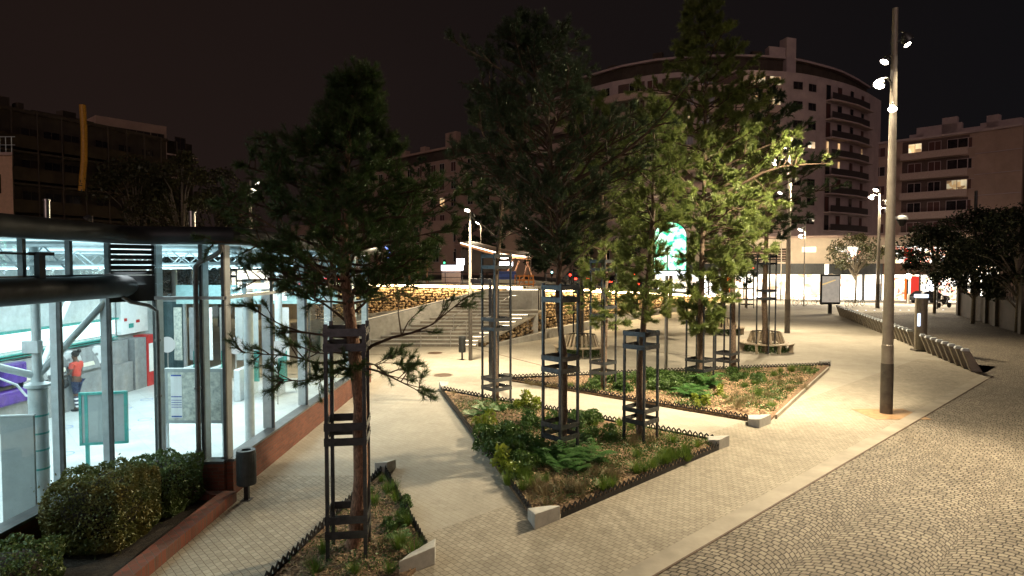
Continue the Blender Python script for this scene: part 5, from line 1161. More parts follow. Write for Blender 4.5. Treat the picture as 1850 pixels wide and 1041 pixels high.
# timber shelter with swooping roof
t = thing('timber_shelter', 'open timber shelter with a slanting lit roof on splayed legs', 'shelter', P(880, 500, 50))
bx_ = t.location
def rel(px, py, Y): return P(px, py, Y) - bx_
A, B_, C_ = rel(832, 444, 48), rel(905, 464, 47), rel(958, 470, 47)
A2, B2, C2 = rel(855, 441, 58), rel(912, 456, 58), rel(965, 462, 58)
mb = MB(); th = Vector((0, 0, .28)); mb.add([A, B_, C_, C2, B2, A2] + [v + th for v in (A, B_, C_, C2, B2, A2)], [(0, 5, 4, 1), (1, 4, 3, 2), (6, 7, 10, 11), (7, 8, 9, 10), (0, 1, 7, 6), (1, 2, 8, 7), (2, 3, 9, 8), (3, 4, 10, 9), (4, 5, 11, 10), (5, 0, 6, 11)]); mb.build('roof', M['canopy_wood'], t)
mb = MB()
for a, b in (((938, 472), (925, 505)), ((952, 472), (966, 512)), ((955, 472), (942, 515)), ((925, 470), (912, 505))): mb.path([rel(*a, 48), rel(*b, 48)], .09, 6)
mb.build('splayed_leg', pm('dark_timber', (.20, .10, .06), .7), t)
mb = MB(); mb.path([A + Vector((0, -.05, .22)), B_ + Vector((0, -.05, .22))], .04, 5); mb.path([B_ + Vector((.1, -.05, .2)), C_ + Vector((0, -.05, .22))], .04, 5); mb.build('light_line', M['led_soft'], t)
mb = MB(); q = rel(911, 465, 46.5); mb.lathe(q, [(0, .12), (.25, .08), (.42, 0), (.25, -.1), (0, -.12)], 16); mb.build('globe_lamp', M['lens_far'], t); 
point('shelter_light', P(911, 470, 46.2), 500, WARM)
mb = MB(); mb.box(rel(912, 477, 49), (1.3, .15, .35)); mb.build('lit_panel', M['sign_white'], t)
mb = MB(); mb.box(rel(868, 472, 53), (3.4, .3, 2.0)); mb.build('back_wall', M['facade_dark'], t)
t = thing('illuminated_sign', 'white glowing kiosk sign on the terrace behind the wall', 'sign', P(817, 484, 49)); q = t.location
mb = MB(); mb.box((0, 0, 0), (1.75, .2, .42)); mb.build('light_box', M['sign_white'], t); mb = MB(); mb.box(P(832, 473, 49) - q, (.62, .22, .5)); mb.build('upper_box', M['sign_white'], t); mb = MB(); mb.box((-.1, .3, -1.0), (1.5, .6, 1.5)); mb.build('counter', M['balcony_solid'], t)
t = thing('blue_bench', 'blue slatted bench on the terrace under the shelter', 'bench', P(912, 515, 45)); mb = MB(); mb.bb(-.8, .8, -.05, .05, .45, 1.0); mb.bb(-.8, .8, -.4, 0, .42, .47); mb.build('seat', M['blue'], t)
for x in (-.6, .6): mb = MB(); mb.bb(x - .03, x + .03, -.3, .0, -.1, .45); mb.build('leg', M['guard_steel'], t)
t = thing('barrier', 'orange lattice barrier beside the shelter legs', 'barrier', P(947, 506, 44)); t.location.z = 2.8; mb = MB()
for k in range(5): mb.bb(-.7 + k * .33, -.62 + k * .33, 0, .04, .1, .95)
for z in (.2, .5, .8): mb.bb(-.7, .72, -.01, .05, z, z + .1)
mb.build('lattice', pm('orange_plastic', (.6, .2, .03), .5), t)
# cars on the upper road
def car(loc, rz, mat, label, lights=True):
    t = thing('parked_car', label, 'car', loc, rz, 'cars on the upper road'); mb = MB()
    prof = [(-2.1, .35), (-2.1, .8), (-1.9, .95), (-1.5, 1.35), (-1.2, 1.45), (.3, 1.45), (.6, 1.35), (1.1, .98), (2.0, .85), (2.12, .6), (2.1, .35)]
    n = len(prof); w_ = .86; vs = []
    for s_ in (-1, 1):
        for x, z in prof: vs.append((x, s_ * w_ * (1 if z < 1 else .82), z))
    mb.add(vs, [tuple(range(n)), tuple(range(n, 2 * n))[::-1]] + [(i, (i + 1) % n, n + (i + 1) % n, n + i)[::-1] for i in range(n)]); mb.build('body', M[mat], t, bevel=.05)
    mb = MB()
    for s_ in (-1, 1): mb.add([(-1.35, s_ * .80, 1.0), (.85, s_ * .80, 1.0), (.35, s_ * .735, 1.38), (-1.15, s_ * .735, 1.38)], [(0, 1, 2, 3)])
    mb.build('side_window', M['pane_dark'], t)
    for x in (-1.35, 1.35):
        for s_ in (-1, 1): mb = MB(); mb.lathe((x, s_ * .78, .33), [(0, .1), (.2, .1), (.32, .08), (.33, -.1), (0, -.1)], 18, axis=(0, s_, 0)); mb.build('wheel', M['tyre'], t, smooth=True)
    if lights:
        for s_ in (-1, 1): mb = MB(); mb.bb(-2.14, -2.08, s_ * .65 - .16, s_ * .65 + .16, .68, .84); mb.build('tail_light', M['red_light'], t)
        for s_ in (-1, 1): mb = MB(); mb.bb(2.08, 2.14, s_ * .62 - .15, s_ * .62 + .15, .62, .76); mb.build('headlight', M['sign_white'], t)
    return t
car(Vector((P(1040, 500, 62).x, 62, zt(6.5))), R(100), 'car_grey', 'grey car with red tail lights behind the low wall')
car(Vector((P(1105, 500, 70).x, 70, zt(11.5))), R(95), 'car_dark', 'dark car with red tail lights farther along the upper road')
car(Vector((P(1175, 500, 78).x, 78, zt(17))), R(20), 'car_dark', 'dark car crossing in front of the bright shops')
car(Vector((P(1668, 536, 72).x, 71, 0)), R(15), 'car_dark', 'dark parked car in front of the red and white shop', False)
for i, (px, py, Y, mt, h_) in enumerate(((1146, 495, 66, 'red_light', 2.6), (1361, 485, 76, 'red_light', 3), (1344, 481, 80, 'green_light', 3), (997, 492, 66, 'cyan_light', 2.4), (803, 475, 66, 'green_light', 2.6), (610, 481, 58, 'cyan_light', 3), (1030, 497, 55, 'red_light', 2.4))):
    q = P(px, py, Y); zg = zt(q.x); labs = ['traffic light showing red behind the slim pine', 'traffic light showing red under the shop canopy', 'small green signal lamp under the shop canopy', 'small cyan signal lamp left of the tallest pine trunk', 'small green signal lamp beside the kiosk sign', 'small cyan signal lamp above the station glass', 'traffic light showing red just above the middle guard']
    t = thing('traffic_light', labs[i], 'traffic light', (q.x, q.y, zg)); mb = MB(); mb.tube((0, 0, 0), (0, 0, q.z - zg + .3), .06, n=8); mb.build('post', M['black_steel'], t); mb = MB(); mb.bb(-.14, .14, -.12, .08, q.z - zg - .45, q.z - zg + .35); mb.build('housing', M['black'], t); mb = MB(); mb.lathe((0, -.13, q.z - zg), [(0, .03), (.09, .02), (.11, 0)], 12, axis=(0, -1, 0)); mb.build('signal', M[mt], t)
# hanging coloured garland sign in the pine gap
t = thing('neon_sign', 'small blue and white neon ornament high above the terrace', 'neon sign', P(704, 462, 60)); mb = MB(); mb.path([(-.4, 0, .9), (0, 0, .3), (-.2, 0, -.2), (.4, 0, -.5)], .09, 6); mb.build('tube', emis('blue_neon', (.25, .35, 1), 3), t); mb = MB(); mb.path([(.3, 0, -.7), (.6, 0, -1.3), (.2, 0, -1.6)], .08, 6); mb.build('green_tube', M['green_light'], t); mb = MB(); mb.tube((0, .1, -4), (0, .1, .9), .05); mb.build('post', M['black_steel'], t)

# ------------------------------------------------------------------ buildings
class Fac:
    def __init__(s, pts):
        s.p = [Vector(q) for q in pts]; s.c = [0]
        for a, b in zip(s.p[:-1], s.p[1:]): s.c.append(s.c[-1] + (b - a).length)
        s.L = s.c[-1]
    def at(s, d):
        for i in range(len(s.p) - 1):
            if d <= s.c[i + 1] or i == len(s.p) - 2:
                f = (d - s.c[i]) / (s.c[i + 1] - s.c[i]); a, b = s.p[i], s.p[i + 1]; q = a.lerp(b, f); u = (b - a).normalized(); n = Vector((u.y, -u.x))
                if n.dot(-q) < 0: n = -n
                return q, u, n
    def atpx(s, px):                       # arc position whose image column is px
        best = min(range(401), key=lambda k: abs(s.at(s.L * k / 400)[0].x / s.at(s.L * k / 400)[0].y * F + CX - px)); return s.L * best / 400
def wallmesh(fac, z0, z1, depth, name, mat, parent, off, d0=0, d1=None, push=0.0, n=None):
    d1 = fac.L if d1 is None else d1; n = n or max(1, int((d1 - d0) / 3)); mb = MB(); A = []; B_ = []
    for k in range(n + 1):
        q, u, nn_ = fac.at(d0 + (d1 - d0) * k / n); A.append(q + nn_ * push); B_.append(q - nn_ * depth)
    poly = A + B_[::-1]; m = len(A); vs = [(p.x, p.y, z0) for p in poly] + [(p.x, p.y, z1) for p in poly]; L_ = len(poly)
    fs = []
    for k in range(m - 1):
        a, b, c, d = k, k + 1, L_ - 2 - k, L_ - 1 - k
        fs += [(a, b, b + L_, a + L_), (d, c, c + L_, d + L_)[::-1], (a, d, c, b), (a + L_, b + L_, c + L_, d + L_)]
    fs += [(0, L_, 2 * L_ - 1, L_ - 1), (m - 1, m, m + L_, m - 1 + L_)]
    mb.add(vs, fs); o = mb.build(name, M[mat], parent)
    if parent: o.matrix_parent_inverse = Matrix.Translation(-off)
    return o
def window(fac, d, z, w_, h_, parent, off, mat='pane_dark', frame='win_frame', push=0.0, mull=True, shutter=None, name='window'):
    q, u, n = fac.at(d); c = Vector((q.x, q.y, z)) + Vector((n.x, n.y, 0)) * push; U = Vector((u.x, u.y, 0)); N3 = Vector((n.x, n.y, 0)); Z = Vector((0, 0, 1)); mb = MB()
    def rect(cu, cz, ww, hh, o, mi):
        p = c + U * cu + Z * cz + N3 * o; a = U * ww / 2; b = Z * hh / 2; mb.quad(p - a - b, p + a - b, p + a + b, p - a + b, mi)
    def bar(cu, cz, ww, hh, o, mi):
        rect(cu, cz, ww, hh, o, mi)
    rect(0, 0, w_, h_, .03, 0); t_ = .07
    for cu in (-w_ / 2, w_ / 2): bar(cu, 0, t_, h_ + t_, .06, 1)
    for cz in (-h_ / 2, h_ / 2): bar(0, cz, w_ + t_, t_, .06, 1)
    if mull: bar(0, 0, t_, h_, .055, 1)
    mats = [M[mat], M[frame]]
    if shutter:
        for s_ in (-1, 1): rect(s_ * (w_ * .78), 0, w_ * .5, h_, .05, 2)
        mats.append(M[shutter])
    o = mb.build(name, mats, parent); o.matrix_parent_inverse = Matrix.Translation(-off); return o
rnb = random.Random(8)
# --- curved apartment block
cur = [(1585, 101), (1562, 96.5), (1530, 92), (1481, 88.5), (1440, 86.5), (1400, 85.5), (1330, 85), (1250, 85.5), (1180, 87), (1111, 90), (1040, 95.5), (950, 104)]
fc = Fac([((px - CX) / F * Y, Y) for px, Y in cur][::-1]); off = Vector((fc.at(fc.L / 2)[0].x, fc.at(fc.L / 2)[0].y, 0))
BC = thing('apartment_block', 'tall curved pink rendered apartment block with banded balconies behind the pines', 'building', off)
ZB, ZR = 7.4, 31.4; FH = 2.68
wallmesh(fc, ZB, ZR, 12, 'wall', 'facade_pink', BC, off)
wallmesh(fc, ZR, ZR + 2.4, 9, 'attic', 'facade_dark', BC, off, d0=4, push=-2.2)
wallmesh(fc, ZR + 2.4, ZR + 2.7, 9.3, 'attic_roof', 'facade_pink', BC, off, d0=3.5, push=-1.6)
da, db_ = fc.atpx(1425), fc.atpx(1452); q = fc.at(da)[0]
wallmesh(fc, ZR + .2, ZR + 5.4, 3.0, 'chimney', 'facade_pink', BC, off, d0=fc.atpx(1429), d1=fc.atpx(1447), push=-1.5, n=1)
wallmesh(fc, ZR + 2.6, ZR + 4.0, 3.0, 'roof_house', 'facade_pink', BC, off, d0=fc.atpx(1395), d1=fc.atpx(1428), push=-1.8, n=1)
dM, dR = fc.atpx(1415), fc.atpx(1484)
for fl in range(8):
    zf = ZR - .6 - FH * (fl + 1)
    # plain middle wall: pairs of small windows
    for px in (1436, 1461):
        lit = (fl == 3 and px == 1461); mt = 'win_lit2' if lit else 'pane_dark'
        if fl in (4,) and px == 1436: continue
        window(fc, fc.atpx(px), zf + 1.5, 1.5, 1.0, BC, off, mt, 'facade_dark')
    # right part: balconies with dark rails and french windows
    o = wallmesh(fc, zf - .02, zf + .16, .05, 'balcony_slab', 'facade_pink', BC, off, d0=dR + .3, d1=fc.atpx(1560), push=1.1)
    o = wallmesh(fc, zf + .16, zf + 1.05, -1.02, 'balcony_railing', 'balcony', BC, off, d0=dR + .3, d1=fc.atpx(1552), push=1.1)
    for px in (1490, 1511, 1533, 1552):
        lit = (fl == 3 and px in (1490, 1511, 1552)) or (fl == 4 and px in (1511,))
        window(fc, fc.atpx(px), zf + 1.3, 1.0 if not lit else .55, 2.1, BC, off, 'win_lit' if lit else ('pane_dark' if rnb.random() < .6 else 'shutter_red'), 'facade_dark', mull=False)
    # left part: long solid balcony parapets
    wallmesh(fc, zf - .1, zf + .95, -1.1, 'balcony_parapet', 'balcony_solid', BC, off, d0=fc.atpx(960), d1=fc.atpx(1400), push=1.3)
    wallmesh(fc, zf + .95, zf + 2.56, .02, 'recess_shade_strip', 'recess_shade', BC, off, d0=fc.atpx(960), d1=fc.atpx(1400), push=.02)  # dark strip on the flat wall paints the shade between parapets
    if fl < 5:
        for px in (1062, 1092, 1145, 1177, 1238, 1276, 1366, 1396):
            lit = (fl in (0, 1) and px in (1366, 1396)) or (fl == 2 and px == 1238); 
            window(fc, fc.atpx(px), zf + 1.75, 1.6, 1.5, BC, off, 'win_lit' if lit else rnb.choice(['pane_dark', 'pane_dark', 'shutter_red']), 'win_frame')
point('balcony_lamp', (fc.at(fc.atpx(1360))[0].x, fc.at(fc.atpx(1360))[0].y - .8, ZR - 1.5), 40, (1, .75, .45))
for px, h_ in ((1075, 1.2), (1170, 1.6), (1310, 1.1), (1385, 1.3), (1480, 1.2)):
    q, u, n = fc.at(fc.atpx(px)); mb = MB(); mb.box((q.x - n.x * 4, q.y - n.y * 4, ZR + 2.6 + h_ / 2), (1.4, .8, h_), math.atan2(u.y, u.x)); o = mb.build('chimney', M['facade_dark'], BC); o.matrix_parent_inverse = Matrix.Translation(-off)
# --- shop podium
pc = [(1760, 70), (1720, 72), (1650, 74.5), (1570, 76.5), (1500, 76), (1430, 78), (1340, 80), (1250, 84), (1170, 88)]
fp = Fac([((px - CX) / F * Y, Y) for px, Y in pc][::-1]); offp = Vector((fp.at(fp.L / 2)[0].x, fp.at(fp.L / 2)[0].y, 0))
PO = thing('shop_building', 'low curved shop podium with bright windows below dark awnings', 'building', offp)
wallmesh(fp, 4.6, 7.9, 9, 'wall', 'podium', PO, offp)
wallmesh(fp, 7.9, 8.15, 9.3, 'parapet', 'balcony_solid', PO, offp, push=.25)
wallmesh(fp, -.1, 4.6, 6, 'shop_interior', 'shop', PO, offp, push=-1.8)
for px0, px1 in ((1180, 1420), (1425, 1490), (1508, 1592), (1592, 1745)):
    wallmesh(fp, 3.3, 4.65, 1.3, 'awning', 'awning' if px0 != 1592 else 'awning_brown', PO, offp, d0=fp.atpx(px0), d1=fp.atpx(px1), push=1.3)
for px in (1182, 1214, 1246, 1280, 1313, 1345, 1380, 1424, 1500, 1512, 1560, 1592, 1640, 1662, 1745):
    q, u, n = fp.at(fp.atpx(px)); mb = MB(); mb.box((q.x, q.y, 1.7), (.5 if px in (1500, 1424) else .16, .3, 3.3), math.atan2(u.y, u.x)); o = mb.build('pier', M['podium'] if px in (1500, 1424) else M['frame_dark'], PO); o.matrix_parent_inverse = Matrix.Translation(-offp)
def pwin(px0, px1, z0, z1, mat, name, push=.05): o = wallmesh(fp, z0, z1, .04, name, mat, PO, offp, d0=fp.atpx(px0), d1=fp.atpx(px1), push=push, n=max(1, int((px1 - px0) / 12))); return o
pwin(1448, 1474, 6.1, 6.75, 'shop_white', 'window'); pwin(1509, 1543, 6.1, 6.75, 'shop_white', 'window')
pwin(1530, 1592, 4.7, 6.7, 'shop_goods', 'window'); pwin(1618, 1664, 4.7, 6.8, 'shop_goods', 'window'); pwin(1670, 1720, 4.7, 6.7, 'shop_goods', 'window')
pwin(1557, 1569, 5.0, 6.5, 'shop_red', 'window_sign', .1); pwin(1574, 1584, 4.9, 6.6, 'shop_red', 'window_sign', .1); pwin(1633, 1650, 5.5, 6.5, 'shop_red', 'window_sign', .1); pwin(1633, 1650, 4.95, 5.3, 'shop_red', 'window_sign', .1)
pwin(1635, 1641, .2, 3.1, 'shop_orange', 'door_panel', -.3); pwin(1646, 1660, .9, 3.1, 'shop_red', 'poster', -.3); pwin(1612, 1634, .2, 2.9, 'shop_goods', 'shop_window', -.3); pwin(1664, 1690, 3.0, 3.3, 'shop_white', 'lintel_sign', -.2); pwin(1674, 1686, .7, 2.7, 'sign_white', 'bright_door', -.3)
pwin(1303, 1318, .8, 3.0, 'shop_orange', 'door_panel', -.3); pwin(1696, 1745, .2, 3.0, 'shop_goods', 'shop_window', -.3)
pwin(1280, 1425, 4.9, 6.6, 'facade_dark', 'louvre_panel', .05)
for k in range(5): pwin(1282, 1424, 5.0 + k * .32, 5.06 + k * .32, 'balcony_solid', 'louvre_blade', .12)
for (px, py, Y, e) in ((1480, 520, 73, 1400), (1560, 520, 72, 1400), (1640, 520, 70, 1400), (1700, 515, 68, 900), (1260, 520, 80, 900), (1380, 520, 76, 1200)):
    q = P(px, py, Y); l = area('shop_glow', (q.x, q.y, 2.6), 7, 2.5, e * .5, (1, .86, .66), (R(-75), 0, 0))
for px, py in ((1641, 499), (1714, 503)):
    q = P(px, py, 70); t = thing('awning_lamp', 'bright round lamp under the awning at column %s of the shops' % ('with the orange door' if px < 1700 else 'nearest the dark trees'), 'lamp', q); mb = MB(); mb.ball((0, 0, 0), .32, sub=2); mb.build('globe', M['lens_far'], t); mb = MB(); mb.tube((0, 0, .2), (0, 0, .9), .04); mb.build('stem', M['black'], t)
# --- right block
rc = [(1905, 84), (1840, 87), (1765, 91), (1575, 101)]
fr = Fac([((px - CX) / F * Y, Y) for px, Y in rc][::-1]); offr = Vector((fr.at(fr.L / 2)[0].x, fr.at(fr.L / 2)[0].y, 0))
BR = thing('apartment_block', 'orange tinted apartment block with long balconies at the right edge', 'building', offr)
fr2 = fr; wallmesh(fr, 0, 24.2, 12, 'wall', 'facade_cream', BR, offr, d1=fr.atpx(1840)); wallmesh(fr, 24.2, 24.55, 12.4, 'cornice', 'facade_pink', BR, offr, d1=fr.atpx(1840), push=.3)
wallmesh(fr, 0, 21.5, 12, 'side_wing', 'facade_dark', BR, offr, d0=fr.atpx(1842), push=-.8)
for fl in range(6):
    zf = 24.2 - 3.1 * (fl + 1)
    wallmesh(fr, zf - .1, zf + .95, -1.1, 'balcony_parapet', 'balcony_solid', BR, offr, d0=fr.atpx(1625), d1=fr.atpx(1745), push=1.3)
    wallmesh(fr, zf + .95, zf + 2.95, .02, 'recess_shade_strip', 'recess_shade', BR, offr, d0=fr.atpx(1625), d1=fr.atpx(1745), push=.02)  # same painted balcony shade, the wall here is flat
    wallmesh(fr, zf - .12, zf - .0, .02, 'string_course', 'facade_pink', BR, offr, d0=fr.atpx(1755), d1=fr.atpx(1840), push=.1)
    for px, w_ in ((1585, 1.6), (1648, 1.8), (1683, 1.6), (1724, 2.6), (1754, 1.6)):
        lit = (fl == 2 and px == 1724) or (fl == 0 and px == 1648); window(fr, fr.atpx(px), zf + 1.75, w_, 1.5, BR, offr, 'win_lit' if lit else rnb.choice(['pane_dark', 'shutter_red']), 'facade_pink')
for px, w_, h_ in ((1680, 6, 2.2), (1700, 2, 3.2), (1735, 3, 1.2), (1785, 5, 1.6), (1770, 1.5, 2.6), (1640, 2, 1.2)):
    q, u, n = fr.at(fr.atpx(px)); mb = MB(); mb.box((q.x - n.x * 4, q.y - n.y * 4, 24.5 + h_ / 2), (w_, 1.2, h_), math.atan2(u.y, u.x)); o = mb.build('chimney', M['facade_pink'], BR); o.matrix_parent_inverse = Matrix.Translation(-offr)
# --- middle left block
fm = Fac([((px - CX) / F * Y, Y) for px, Y in ((640, 132), (835, 108), (905, 101))]); offm = Vector((fm.at(fm.L / 2)[0].x, fm.at(fm.L / 2)[0].y, 0))
BM = thing('apartment_block', 'cream apartment block seen between the two largest pines', 'building', offm)
wallmesh(fm, 0, 23.6, 12, 'wall', 'facade_cream', BM, offm); wallmesh(fm, 23.6, 25.8, 9, 'attic', 'facade_dark', BM, offm, push=-1.5); wallmesh(fm, 25.8, 26.2, 9.5, 'roof', 'facade_cream', BM, offm, push=-1.0)
for fl in range(6):
    zf = 23.6 - 3.1 * (fl + 1); wallmesh(fm, zf - .1, zf + .12, .02, 'string_course', 'balcony_solid', BM, offm, push=.15)
    for k, px in enumerate((690, 706, 722, 742, 760, 784, 800, 820, 850, 880)): window(fm, fm.atpx(px), zf + 1.6, 1.3, 1.7, BM, offm, 'win_lit' if (fl, k) in ((2, 6), (3, 3)) else rnb.choice(['pane_dark', 'shutter_red']), 'win_frame')
for px in (705, 740, 790, 826): 
    q, u, n = fm.at(fm.atpx(px)); h_ = 3.2 if px == 790 else 1.6; mb = MB(); mb.box((q.x - n.x * 4, q.y - n.y * 4, 26.2 + h_ / 2), (3.0 if px == 790 else 1.5, 1.2, h_), math.atan2(u.y, u.x)); o = mb.build('chimney', M['facade_cream'], BM); o.matrix_parent_inverse = Matrix.Translation(-offm)
# lower row of facades behind the terrace
fl_ = Fac([((px - CX) / F * Y, Y) for px, Y in ((540, 125), (800, 112), (1060, 106), (1180, 100))]); offl = Vector((fl_.at(fl_.L / 2)[0].x, fl_.at(fl_.L / 2)[0].y, 0))
BL = thing('low_building', 'low cream row of street buildings behind the shelter', 'building', offl); wallmesh(fl_, 0, 12.5, 8, 'wall', 'facade_cream', BL, offl, push=2); 
for px in range(560, 1170, 34):
    for z in (6.0, 9.6): window(fl_, fl_.atpx(px), z, 1.2, 1.9, BL, offl, 'win_lit' if px in (662, 866) and z < 7 else 'pane_dark', 'win_frame', push=2.1)
# --- scaffolded block at left
fs_ = Fac([(-58, 46), (-47.5, 56), (-33.4, 66)]); fs_ = Fac([((px - CX) / F * Y, Y) for px, Y in ((-120, 47), (0, 52), (160, 58), (305, 66))]); offs = Vector((fs_.at(fs_.L / 2)[0].x, fs_.at(fs_.L / 2)[0].y, 0))
BS = thing('apartment_block', 'dark apartment block wrapped in scaffolding and netting at the left', 'building', offs)
wallmesh(fs_, 0, 17.7, 10, 'wall', 'facade_dark', BS, offs); wallmesh(fs_, 17.7, 18.0, 10.4, 'roof', 'facade_dark', BS, offs, push=.3)
for fl in range(6):
    zf = 16.9 - 2.75 * (fl + 1); wallmesh(fs_, zf - .08, zf + .06, .05, 'scaffold_deck', 'facade_dark', BS, offs, push=1.5); wallmesh(fs_, zf + .3, zf + 1.4, .02, 'netting', 'net', BS, offs, push=1.55)
    for px in (20, 60, 100, 135, 190, 230, 270): window(fs_, fs_.atpx(px), zf + 1.5, 1.3, 1.6, BS, offs, 'pane_dark', 'facade_dark')
for k in range(12):
    q, u, n = fs_.at(fs_.L * k / 11); mb = MB(); mb.tube((q.x + n.x * 1.6, q.y + n.y * 1.6, 0), (q.x + n.x * 1.6, q.y + n.y * 1.6, 17.6), .06, n=6); o = mb.build('scaffold_pole', M['facade_dark'], BS); o.matrix_parent_inverse = Matrix.Translation(-offs)
for px, w_, h_ in ((20, 2.5, 2.0), (70, .5, 1.6), (135, 4, 1.0), (165, 1.2, 1.7), (190, 2, 1), (265, 1.6, .9)):
    q, u, n = fs_.at(fs_.atpx(px)); mb = MB(); mb.box((q.x - n.x * 3, q.y - n.y * 3, 18.0 + h_ * .35), (w_, 1, h_ * .7), math.atan2(u.y, u.x)); o = mb.build('chimney', M['facade_dark'], BS); o.matrix_parent_inverse = Matrix.Translation(-offs)
mb = MB(); a = P(149, 190, 54); b = P(147, 345, 54); mb.path([a, P(152, 240, 54), P(152, 290, 54), b], .26, 10); o = mb.build('debris_chute', M['yellow'], smooth=True); tag(o, 'long yellow debris chute hanging down the scaffolded block', 'debris chute')
fd = Fac([((px - CX) / F * Y, Y) for px, Y in ((180, 74), (305, 80), (360, 84))]); offd = Vector((fd.at(fd.L / 2)[0].x, fd.at(fd.L / 2)[0].y, 0))
BD = thing('apartment_block', 'pinkish apartment block just right of the scaffolded one', 'building', offd); wallmesh(fd, 0, 22.5, 10, 'wall', 'facade_cream', BD, offd, d1=fd.atpx(306)); wallmesh(fd, 0, 21.0, 10, 'side_wing', 'facade_dark', BD, offd, d0=fd.atpx(306), push=-1)
for fl in range(6):
    zf = 22 - 3 * (fl + 1); wallmesh(fd, zf - .1, zf + .1, .02, 'string_course', 'balcony_solid', BD, offd, push=.2)
    for px in (215, 240, 265, 290, 330): window(fd, fd.atpx(px), zf + 1.6, 1.5, 1.6, BD, offd, 'win_lit' if (fl, px) == (3, 290) else 'pane_dark', 'facade_dark')
t = thing('house', 'corner of a pale peach building with a small window at the far left', 'building', P(-30, 400, 26)); q = t.location; zt_ = P(10, 281, 26).z - q.z; x1 = P(22, 300, 26).x - q.x
x2 = (q.x + x1) * 30 / 26 - q.x - .05
mb = MB(); mb.prism([(-6, 0), (x1, 0), (x2, 4), (-6, 4)], -6, zt_); mb.build('wall', pm('peach_render', (.62, .40, .26), .8, var=.1), t); mb = MB(); mb.prism([(-6, -.1), (x1 + .1, -.1), (x2 + .05, 4), (-6, 4)], zt_, zt_ + .12); mb.build('roof_edge', M['balcony_solid'], t); mb = MB(); mb.bb(x1 - .95, x1 - .5, -.05, .02, zt_ - 1.6, zt_ - .8); mb.build('window', M['pane_dark'], t)
mb = MB()
for k in range(6): mb.tube((-.2 + k * .25, .3, zt_ + .1), (-.2 + k * .25, .3, zt_ + .85), .015, n=5)
mb.path([(-.3, .3, zt_ + .85), (x1 - .1, .3, zt_ + .85)], .02, 5); mb.path([(-.3, .3, zt_ + .5), (x1 - .1, .3, zt_ + .5)], .015, 5); mb.build('roof_railing', M['frame_light'], t)

# ------------------------------------------------------------------ broadleaf trees
def leafy(px, py, Y, top, rx, seed, label, mat='leaf_dark', n=9000, leaf=.13, z=None, group=None, hfrac=.25, tr_=.14):
    rr = np.random.default_rng(seed); b = P(px, py, Y) if z is None else Vector((P(px, 480, Y).x, Y, z)); H = P(px, top, Y).z - b.z
    t = thing('broadleaf_tree', label, 'tree', b, 0, group); mb = MB(); mb.path([(0, 0, 0), (.05, 0, H * .3), (.1, .05, H * .65)], [tr_, tr_ * .8, tr_ * .3], 8); mb.build('trunk', M['bark_grey'], t, smooth='all')
    lb = MB(); cl = []
    for k in range(34):
        a = rr.uniform(0, 6.28); e = rr.uniform(hfrac, .97); r_ = rx * math.sin(math.pi * (min(1, (e - hfrac) / (1 - hfrac) * .85 + .12))) * rr.uniform(.35, 1); c = np.array([r_ * math.cos(a), r_ * math.sin(a), H * e]); cl.append((c, rx * rr.uniform(.18, .38)))
        lb.path([(0, 0, H * min(.6, e * .6)), tuple(c * np.array([.5, .5, .9])), tuple(c)], [.07, .04, .015], 5, caps=False)
    lb.build('branching', M['bark_grey'], t); V = np.zeros((n * 4, 3)); 
    ci = rr.integers(0, len(cl), n); C = np.array([cl[i][0] for i in ci]); Rr = np.array([cl[i][1] for i in ci])[:, None]
    D = nrm(rr.normal(size=(n, 3))) * rr.uniform(.2, 1, (n, 1)) ** .5; D[:, 2] *= .7; c = C + D * Rr
    u = nrm(rr.normal(size=(n, 3))); v = nrm(np.cross(u, rr.normal(size=(n, 3)))); s_ = leaf * rr.uniform(.5, 1.2, (n, 1)); V[0::4] = c - u * s_; V[1::4] = c + v * s_ * .55; V[2::4] = c + u * s_; V[3::4] = c - v * s_ * .55
    npmesh('crown', V, np.arange(n * 4).reshape(-1, 4), M[mat], t, k=4); return t
leafy(250, 0, 40, 285, 3.6, 1, 'dark brownish tree behind the station roof, left one', 'leaf_brown', z=0, n=9000, leaf=.12)
leafy(330, 0, 38, 268, 3.2, 2, 'dark brownish tree behind the station roof, between the two others', 'leaf_brown', z=0, n=9000, leaf=.12)
leafy(395, 0, 44, 300, 3.2, 3, 'dark greenish tree behind the station roof, nearest the lamp post', 'leaf_brown', z=0, n=8000, leaf=.12)
leafy(1545, 548, 70, 422, 2.8, 4, 'small street tree in front of the shop windows', 'leaf_brown', n=2600, leaf=.16, hfrac=.5, tr_=.12)
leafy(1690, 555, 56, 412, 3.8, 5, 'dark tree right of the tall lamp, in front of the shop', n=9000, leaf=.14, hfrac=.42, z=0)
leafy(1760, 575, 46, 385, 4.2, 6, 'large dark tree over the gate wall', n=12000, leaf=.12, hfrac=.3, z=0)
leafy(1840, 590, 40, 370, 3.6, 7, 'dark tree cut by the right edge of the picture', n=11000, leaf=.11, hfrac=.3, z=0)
for i, (px, Y, top) in enumerate(((650, 62, 330), (740, 60, 350), (985, 72, 420), (1030, 75, 400), (880, 75, 380), (1150, 70, 340))):
    leafy(px, 500, Y, top, 3.0, 20 + i, 'dark street tree far behind the stone wall', 'needle_dark', n=4500, leaf=.2, group='far street trees behind the stone wall', z=2.6)
